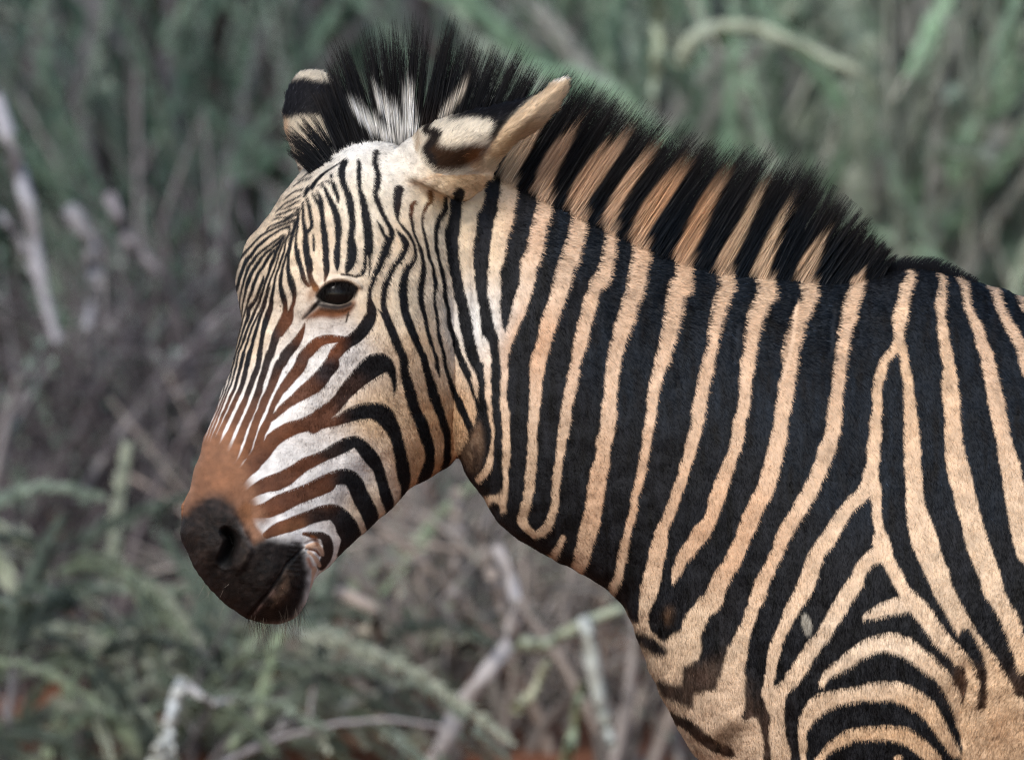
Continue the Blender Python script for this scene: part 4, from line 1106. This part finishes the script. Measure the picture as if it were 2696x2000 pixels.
# direction in which the coat lies (flank x, y, dx, dy)
FLOW = field([(850,420,-.2,1),(760,560,.1,1),(700,760,-.2,1),(640,950,-.35,1),(560,1200,-.3,1),(900,560,.25,.9),(1000,520,.4,.8),(900,700,.3,.6),(1000,700,.5,.9),(1080,480,.8,.1),
    (950,900,.2,1),(850,1050,-.3,.9),(750,1150,-.4,.9),(900,1250,.2,.9),(1000,1150,.5,.9),(1100,1000,.55,.85),(1150,700,.5,.9),(1200,1100,.5,.9),(700,1400,-.3,.9),(600,1500,-.2,1),(1250,500,.7,.5),
    (1400,560,.9,.3),(1550,640,.95,.25),(1700,700,.95,.25),(1900,760,.95,.3),(2100,790,.95,.35),(2300,760,.95,.4),(1350,800,.35,.9),(1500,900,.5,.85),(1700,1000,.5,.85),(1900,1000,.5,.85),
    (1300,1200,.2,1),(1500,1350,.35,.95),(1800,1400,.4,.9),(2100,1200,.4,.9),(2300,1100,.35,.95),(2500,900,.4,.9),(2600,1300,.3,.95),(2200,1700,.1,1),(2400,1900,.05,1),(1800,1800,.2,1),(1700,1700,.2,1),(2600,1800,-.5,.8),(2650,760,.8,.5)], 3)
HLEN = field([(560,1300,2.6),(540,1450,3.0),(650,1550,3.6),(760,1480,3.0),(760,1570,4),(620,1150,2.6),(700,900,4.4),(800,700,5.4),(880,775,3),(850,520,6.),(1000,700,6.5),(950,1000,5.6),(850,1250,4.6),(1100,1050,7),(1100,560,5.),(1180,460,6),
    (1300,700,7.5),(1300,1100,6.5),(1500,800,8.5),(1500,650,10),(1800,750,11),(2100,780,11),(1700,1200,7.5),(2000,1100,8.5),(2400,900,8.5),(2500,1300,9),(2300,1700,9),(1800,1700,8),(2600,1800,9)], 3)[..., 0]

me.calc_loop_triangles()
nt = len(me.loop_triangles)
tri = np.empty(nt*3, np.int32)
me.loop_triangles.foreach_get('vertices', tri)
tri = tri.reshape(-1, 3)
co, no = get_co(me), get_no(me)
A, B_, C_ = co[tri[:, 0]], co[tri[:, 1]], co[tri[:, 2]]
area = np.linalg.norm(np.cross(B_-A, C_-A), axis=1)/2
tc = (A+B_+C_)/3
tn = no[tri[:, 0]]
tx, ty = project(tc)
inf = (tx > -30) & (tx < 2726) & (ty > -30) & (ty < 2030)
face = inf & (tx < 1270) & (vhead[tri[:, 0]])
wgt = np.where(inf, np.where(tn[:, 1] < .25, 1.0, .22), .012)*np.where(face & (tn[:, 1] < .25), 1.9, 1.0)
# bare skin: eyeball opening, nostril, lips keep few hairs
pr = area*wgt
pr /= pr.sum()
NH = 640000
pick = RNG.choice(nt, NH, p=pr)
r1, r2 = np.sqrt(RNG.random(NH)), RNG.random(NH)
w0, w1, w2 = 1-r1, r1*(1-r2), r1*r2
t3 = tri[pick]
root = co[t3[:, 0]]*w0[:, None]+co[t3[:, 1]]*w1[:, None]+co[t3[:, 2]]*w2[:, None]
nor = no[t3[:, 0]]*w0[:, None]+no[t3[:, 1]]*w1[:, None]+no[t3[:, 2]]*w2[:, None]
nor /= np.linalg.norm(nor, axis=1)[:, None]+1e-9
hc_, hx, hy, hear, hhead = body_colour(root, nor)
fl = sample(FLOW, hx, hy)
fl = np.where(hear[:, None], np.array([.75, -.65]), fl)
out = (hx > 2736) | (hy > 2046)
fl = np.where(out[:, None], np.array([.3, .95]), fl)
fl = fl+RNG.normal(0, .17, fl.shape)
dirv = fl[:, :1]*np.array([1., 0, 0])-fl[:, 1:2]*np.array([0, 0, 1.])
dirv += RNG.normal(0, .10, dirv.shape)
dirv -= (dirv*nor).sum(1)[:, None]*nor
dirv /= np.linalg.norm(dirv, axis=1)[:, None]+1e-9
ln = sample(HLEN, hx, hy)*.00068*np.where(hhead, 1, .85)
ln = np.where(hear, .0062, ln)
ln = np.where(out, .008, ln)*RNG.uniform(.6, 1.25, NH)
eye_in = inside(parse("E: 1230,920 1400,640 1470,545 1540,475 1640,430 1760,425 1880,450 1975,520 1945,650 1860,720 1740,750 1600,742 1460,730 1390,770"), hx, hy) & hhead
nos_in = inside(parse("I: 560,540 660,560 700,680 690,820 600,910 520,880 530,760 570,650"), hx, hy) & hhead
keep = ~(eye_in | nos_in)
root, nor, dirv, ln, hc_, hx, hy = [a[keep] for a in (root, nor, dirv, ln, hc_, hx, hy)]
NK = len(root)
lift = RNG.uniform(.10, .34, NK)[:, None]*np.where(hear[keep], 1.5, 1)[:, None]
P = np.empty((NK, 4, 3))
for k, s in enumerate((0, .33, .66, 1.0)):
    P[:, k] = root-nor*.0004+dirv*(ln*s)[:, None]+nor*(ln[:, None]*lift*(s*1.25-.45*s*s))
lum = np.clip(1+RNG.normal(0, 1, NK)*np.where(hear[keep], .09, .16), .4, 1.7)
muz = (hx < 830) & (hy > 1330) & (hc_.mean(1) < .06)
lum = np.where(muz, RNG.uniform(.6, 1.6, NK), lum)
# scattered pale hairs in the black, dark hairs in the pale
tint = hc_*lum[:, None]
od = RNG.random(NK)
dk = hc_.mean(1) < .05
tint = np.where((dk & (od < .012))[:, None], tint*5+.01, tint)
tint = np.where((~dk & (od < .02))[:, None], tint*.45, tint)
rad = np.repeat((np.clip(ln/.006, .5, 1.1)*.00021)[:, None], 4, 1)*np.array([1, .95, .75, .25])
lie = nor+RNG.normal(0, 1, nor.shape)*np.where(hear[keep], .12, .24)[:, None]+dirv*.12
lie /= np.linalg.norm(lie, axis=1)[:, None]
tag(strands('coat', P, rad, np.clip(tint, .003, .95), lie, FUR, zebra), kind='stuff')

# ---- mane: root x,y -> tip x,y along the crest
MANE = np.array([(850,462,772,424),(880,440,760,362),(918,416,832,262),(955,398,858,186),(1000,376,915,118),(1040,360,1000,82),(1085,352,1092,76),(1130,360,1190,98),
    (1190,385,1285,140),(1260,415,1385,172),(1330,448,1490,222),(1440,500,1600,275),(1560,558,1735,345),(1680,615,1852,402),(1800,664,1965,425),(1900,694,2062,445),
    (2000,712,2145,470),(2080,718,2195,545),(2160,728,2262,592),(2240,726,2315,640),(2320,708,2362,684)], float)
seg = np.hypot(*np.diff(MANE[:, :2], axis=0).T)
cum = np.concatenate([[0], np.cumsum(seg)])/seg.sum()
K = 8
def mane_strands(u, rx0, ry0, yroot, spread, root3=None):
    """strands gathered in pointed tufts; u = place along the crest"""
    n = len(u)
    tu = np.sort(RNG.random(NT))
    tid = np.clip(np.searchsorted(tu, u), 0, NT-1)
    tv = RNG.normal(0, 1, (NT, 5))
    conv = np.interp(u, [0, .5, .8, 1], [.55, .85, .95, .95])
    uc = u+(tu[tid]-u)*conv
    I = lambda q, c: np.interp(q, cum, MANE[:, c])
    crx, cry = I(u, 0), I(u, 1)
    long = RNG.random(n)
    lenf = np.clip(1.04+np.interp(u, [0, .3, .5, 1], [.05, .06, .10, .12])*tv[tid, 0]+RNG.normal(0, .05, n)-long**1.6*.50, .25, 1.22)
    tx_, ty_ = I(uc, 2), I(uc, 3)
    dx, dy = (tx_-crx), (ty_-cry)
    ang = RNG.normal(0, .025, n)+.045*tv[tid, 1]
    dx, dy = (dx*np.cos(ang)-dy*np.sin(ang)), (dx*np.sin(ang)+dy*np.cos(ang))
    ex2, ey2 = crx+dx*lenf, cry+dy*lenf                  # tip
    dx, dy = ex2-rx0, ey2-ry0
    bend = RNG.normal(0, .02, n)+.03*tv[tid, 2]
    P_, T_ = np.empty((n, K, 3)), np.empty((n, K, 3))
    off = (RNG.normal(0, .05, n)+.09*tv[tid, 4])*np.where(crx < 1180, .3, 1)
    for k, s in enumerate(np.linspace(0, 1, K)):
        px = rx0+dx*s-dy*bend*s*s
        py = ry0+dy*s+dx*bend*s*s
        P_[:, k] = place(px, py, yroot*(1-.45*s)+spread*s)
        c = sample(MANEMAP, px+off*dx*s, py+off*dy*s)
        tipd = np.clip((s*lenf-.62)/.30+off, 0, 1)[:, None]
        T_[:, k] = c*(1-tipd)+np.array([.012, .010, .0095])*tipd
    if root3 is not None:
        P_[:, 0] = root3
    T_ *= np.clip(RNG.normal(1, .22, n), .4, 1.9)[:, None, None]
    rad_ = RNG.uniform(.00016, .00032, n)[:, None]*np.linspace(1, .2, K)
    nn = np.stack([RNG.normal(-.1, .45, n), -np.ones(n)*.8, RNG.normal(.35, .45, n)], 1)
    nn /= np.linalg.norm(nn, axis=1)[:, None]
    return P_, T_, rad_, nn
NT = 330
NM = 24000
u = RNG.random(NM)
lat = RNG.uniform(-1, 1, NM)
rx, ry = np.interp(u, cum, MANE[:, 0]), np.interp(u, cum, MANE[:, 1])
# depth of the crest: follows the turned head at the front
crest_y = np.interp(rx, [840, 950, 1080, 1200, 1400, 2400], [-.045, -.028, -.012, -.004, 0, 0])
halfw = np.interp(rx, [840, 1000, 1300, 1700, 2100, 2340], [.018, .026, .026, .028, .026, .016])
sets = [mane_strands(u, rx+RNG.normal(0, 4, NM), ry+10+22*np.clip(-lat, 0, 1)+RNG.normal(0, 5, NM), crest_y+lat*halfw, RNG.normal(0, .005, NM))]
# lower skirt rooted on the near side of the crest
cl = np.interp(hx, MANE[:, 0], MANE[:, 1])
sk = np.where((hx > 1275) & (hx < 2330) & (hy > cl-12) & (hy < cl+26) & (nor[:, 1] < .1) & ~hear[keep])[0]
sk = RNG.choice(sk, min(7000, len(sk)), replace=False)
us = np.interp(hx[sk], MANE[:, 0], cum)
sx, sy = project(root[sk])
sets.append(mane_strands(us, sx, sy, root[sk][:, 1], RNG.normal(-.006, .005, len(sk)), root[sk]-nor[sk]*.001))
MP, mt, mrad, mn = [np.concatenate(a) for a in zip(*sets)]
MANEM = hair_mat('mane_hair', .45, .12)
mo = strands('mane', MP, mrad, np.clip(mt, .003, .9), mn, MANEM, zebra)
tag(mo, 'stiff upright mane with dark tips', kind='stuff')

# dark stubble along the withers behind the mane
NW = 2600
wx = RNG.uniform(2330, 2570, NW)
wy = np.interp(wx, [2330, 2360, 2450, 2500, 2570], [712, 706, 706, 718, 742])
wl = np.interp(wx, [2330, 2440, 2570], [34, 32, 12])*RNG.uniform(.3, 1.2, NW)
wlat = RNG.uniform(-1, 1, NW)
P = np.stack([place(wx+wl*.7*s*s, wy+6-wl*s, wlat*.02) for s in np.linspace(0, 1, 4)], 1)
strands('withers_hair', P, np.repeat(RNG.uniform(.00014, .00022, NW)[:, None], 4, 1)*np.linspace(1, .3, 4),
        np.tile(np.array([.010, .009, .009]), (NW, 1)), np.tile(np.array([0, -.6, .8]), (NW, 1)), MANEM, zebra)['kind'] = 'stuff'

# ---- whiskers under the chin and on the lip
def tufts(name, pts, n, ln_rng, direction, spread, colours, rad, jit=14):
    pp = parse(pts)
    u_ = RNG.random(n)*(len(pp)-1)
    i = np.clip(u_.astype(int), 0, len(pp)-2)
    f = (u_-i)[:, None]
    b = pp[i, :2]*(1-f)+pp[i+1, :2]*f+RNG.normal(0, jit, (n, 2))
    # root on the nearest skin point seen at that place
    P = np.empty((n, 6, 3))
    idx = np.where((np.abs(vx-640) < 260) & (vy > 1180) & vhead & (no[:, 1] < .2))[0] if 'lash' not in name else np.where((np.abs(vx-ex) < 70) & (np.abs(vy-ey) < 50) & vhead & (no[:, 1] < .2))[0]
    for q in range(n):
        d2 = (vx[idx]-b[q, 0])**2+(vy[idx]-b[q, 1])**2
        r0 = co[idx[np.argmin(d2)]]
        l = RNG.uniform(*ln_rng)
        dv = np.array(direction, float)+RNG.normal(0, spread, 3)
        dv /= np.linalg.norm(dv)
        cv = RNG.normal(0, .14, 3)
        for k in range(6):
            s = k/5
            P[q, k] = r0+dv*l*s+cv*l*s*s*.5
    cc = np.array(colours)[RNG.integers(0, len(colours), n)]
    o = strands(name, P, np.full((n, 6), rad)*np.linspace(1, .3, 6), cc, np.tile(np.array([-.2, -.8, .5]), (n, 1)), FUR, zebra)
    o['kind'] = 'stuff'
tufts('whiskers', "I: 830,1460 950,1470 1100,1430 1240,1360 1330,1290", 190, (.010, .034), (.08, -.05, -1), .22, [srgb(96,84,74), srgb(60,48,42), srgb(124,112,98), srgb(40,32,28)], .00011)
tufts('whiskers', "I: 240,1030 330,1120 420,1200 560,1150 640,1020", 9, (.012, .026), (-.45, -.7, -.5), .25, [srgb(170,158,144), srgb(110,98,88)], .0001, 20)
tufts('eyelashes', "E: 1460,560 1560,470 1680,432 1800,430 1900,460 1960,510", 240, (.007, .015), (-.15, -.75, -.85), .2, [srgb(22,18,17)], .00017, 2)
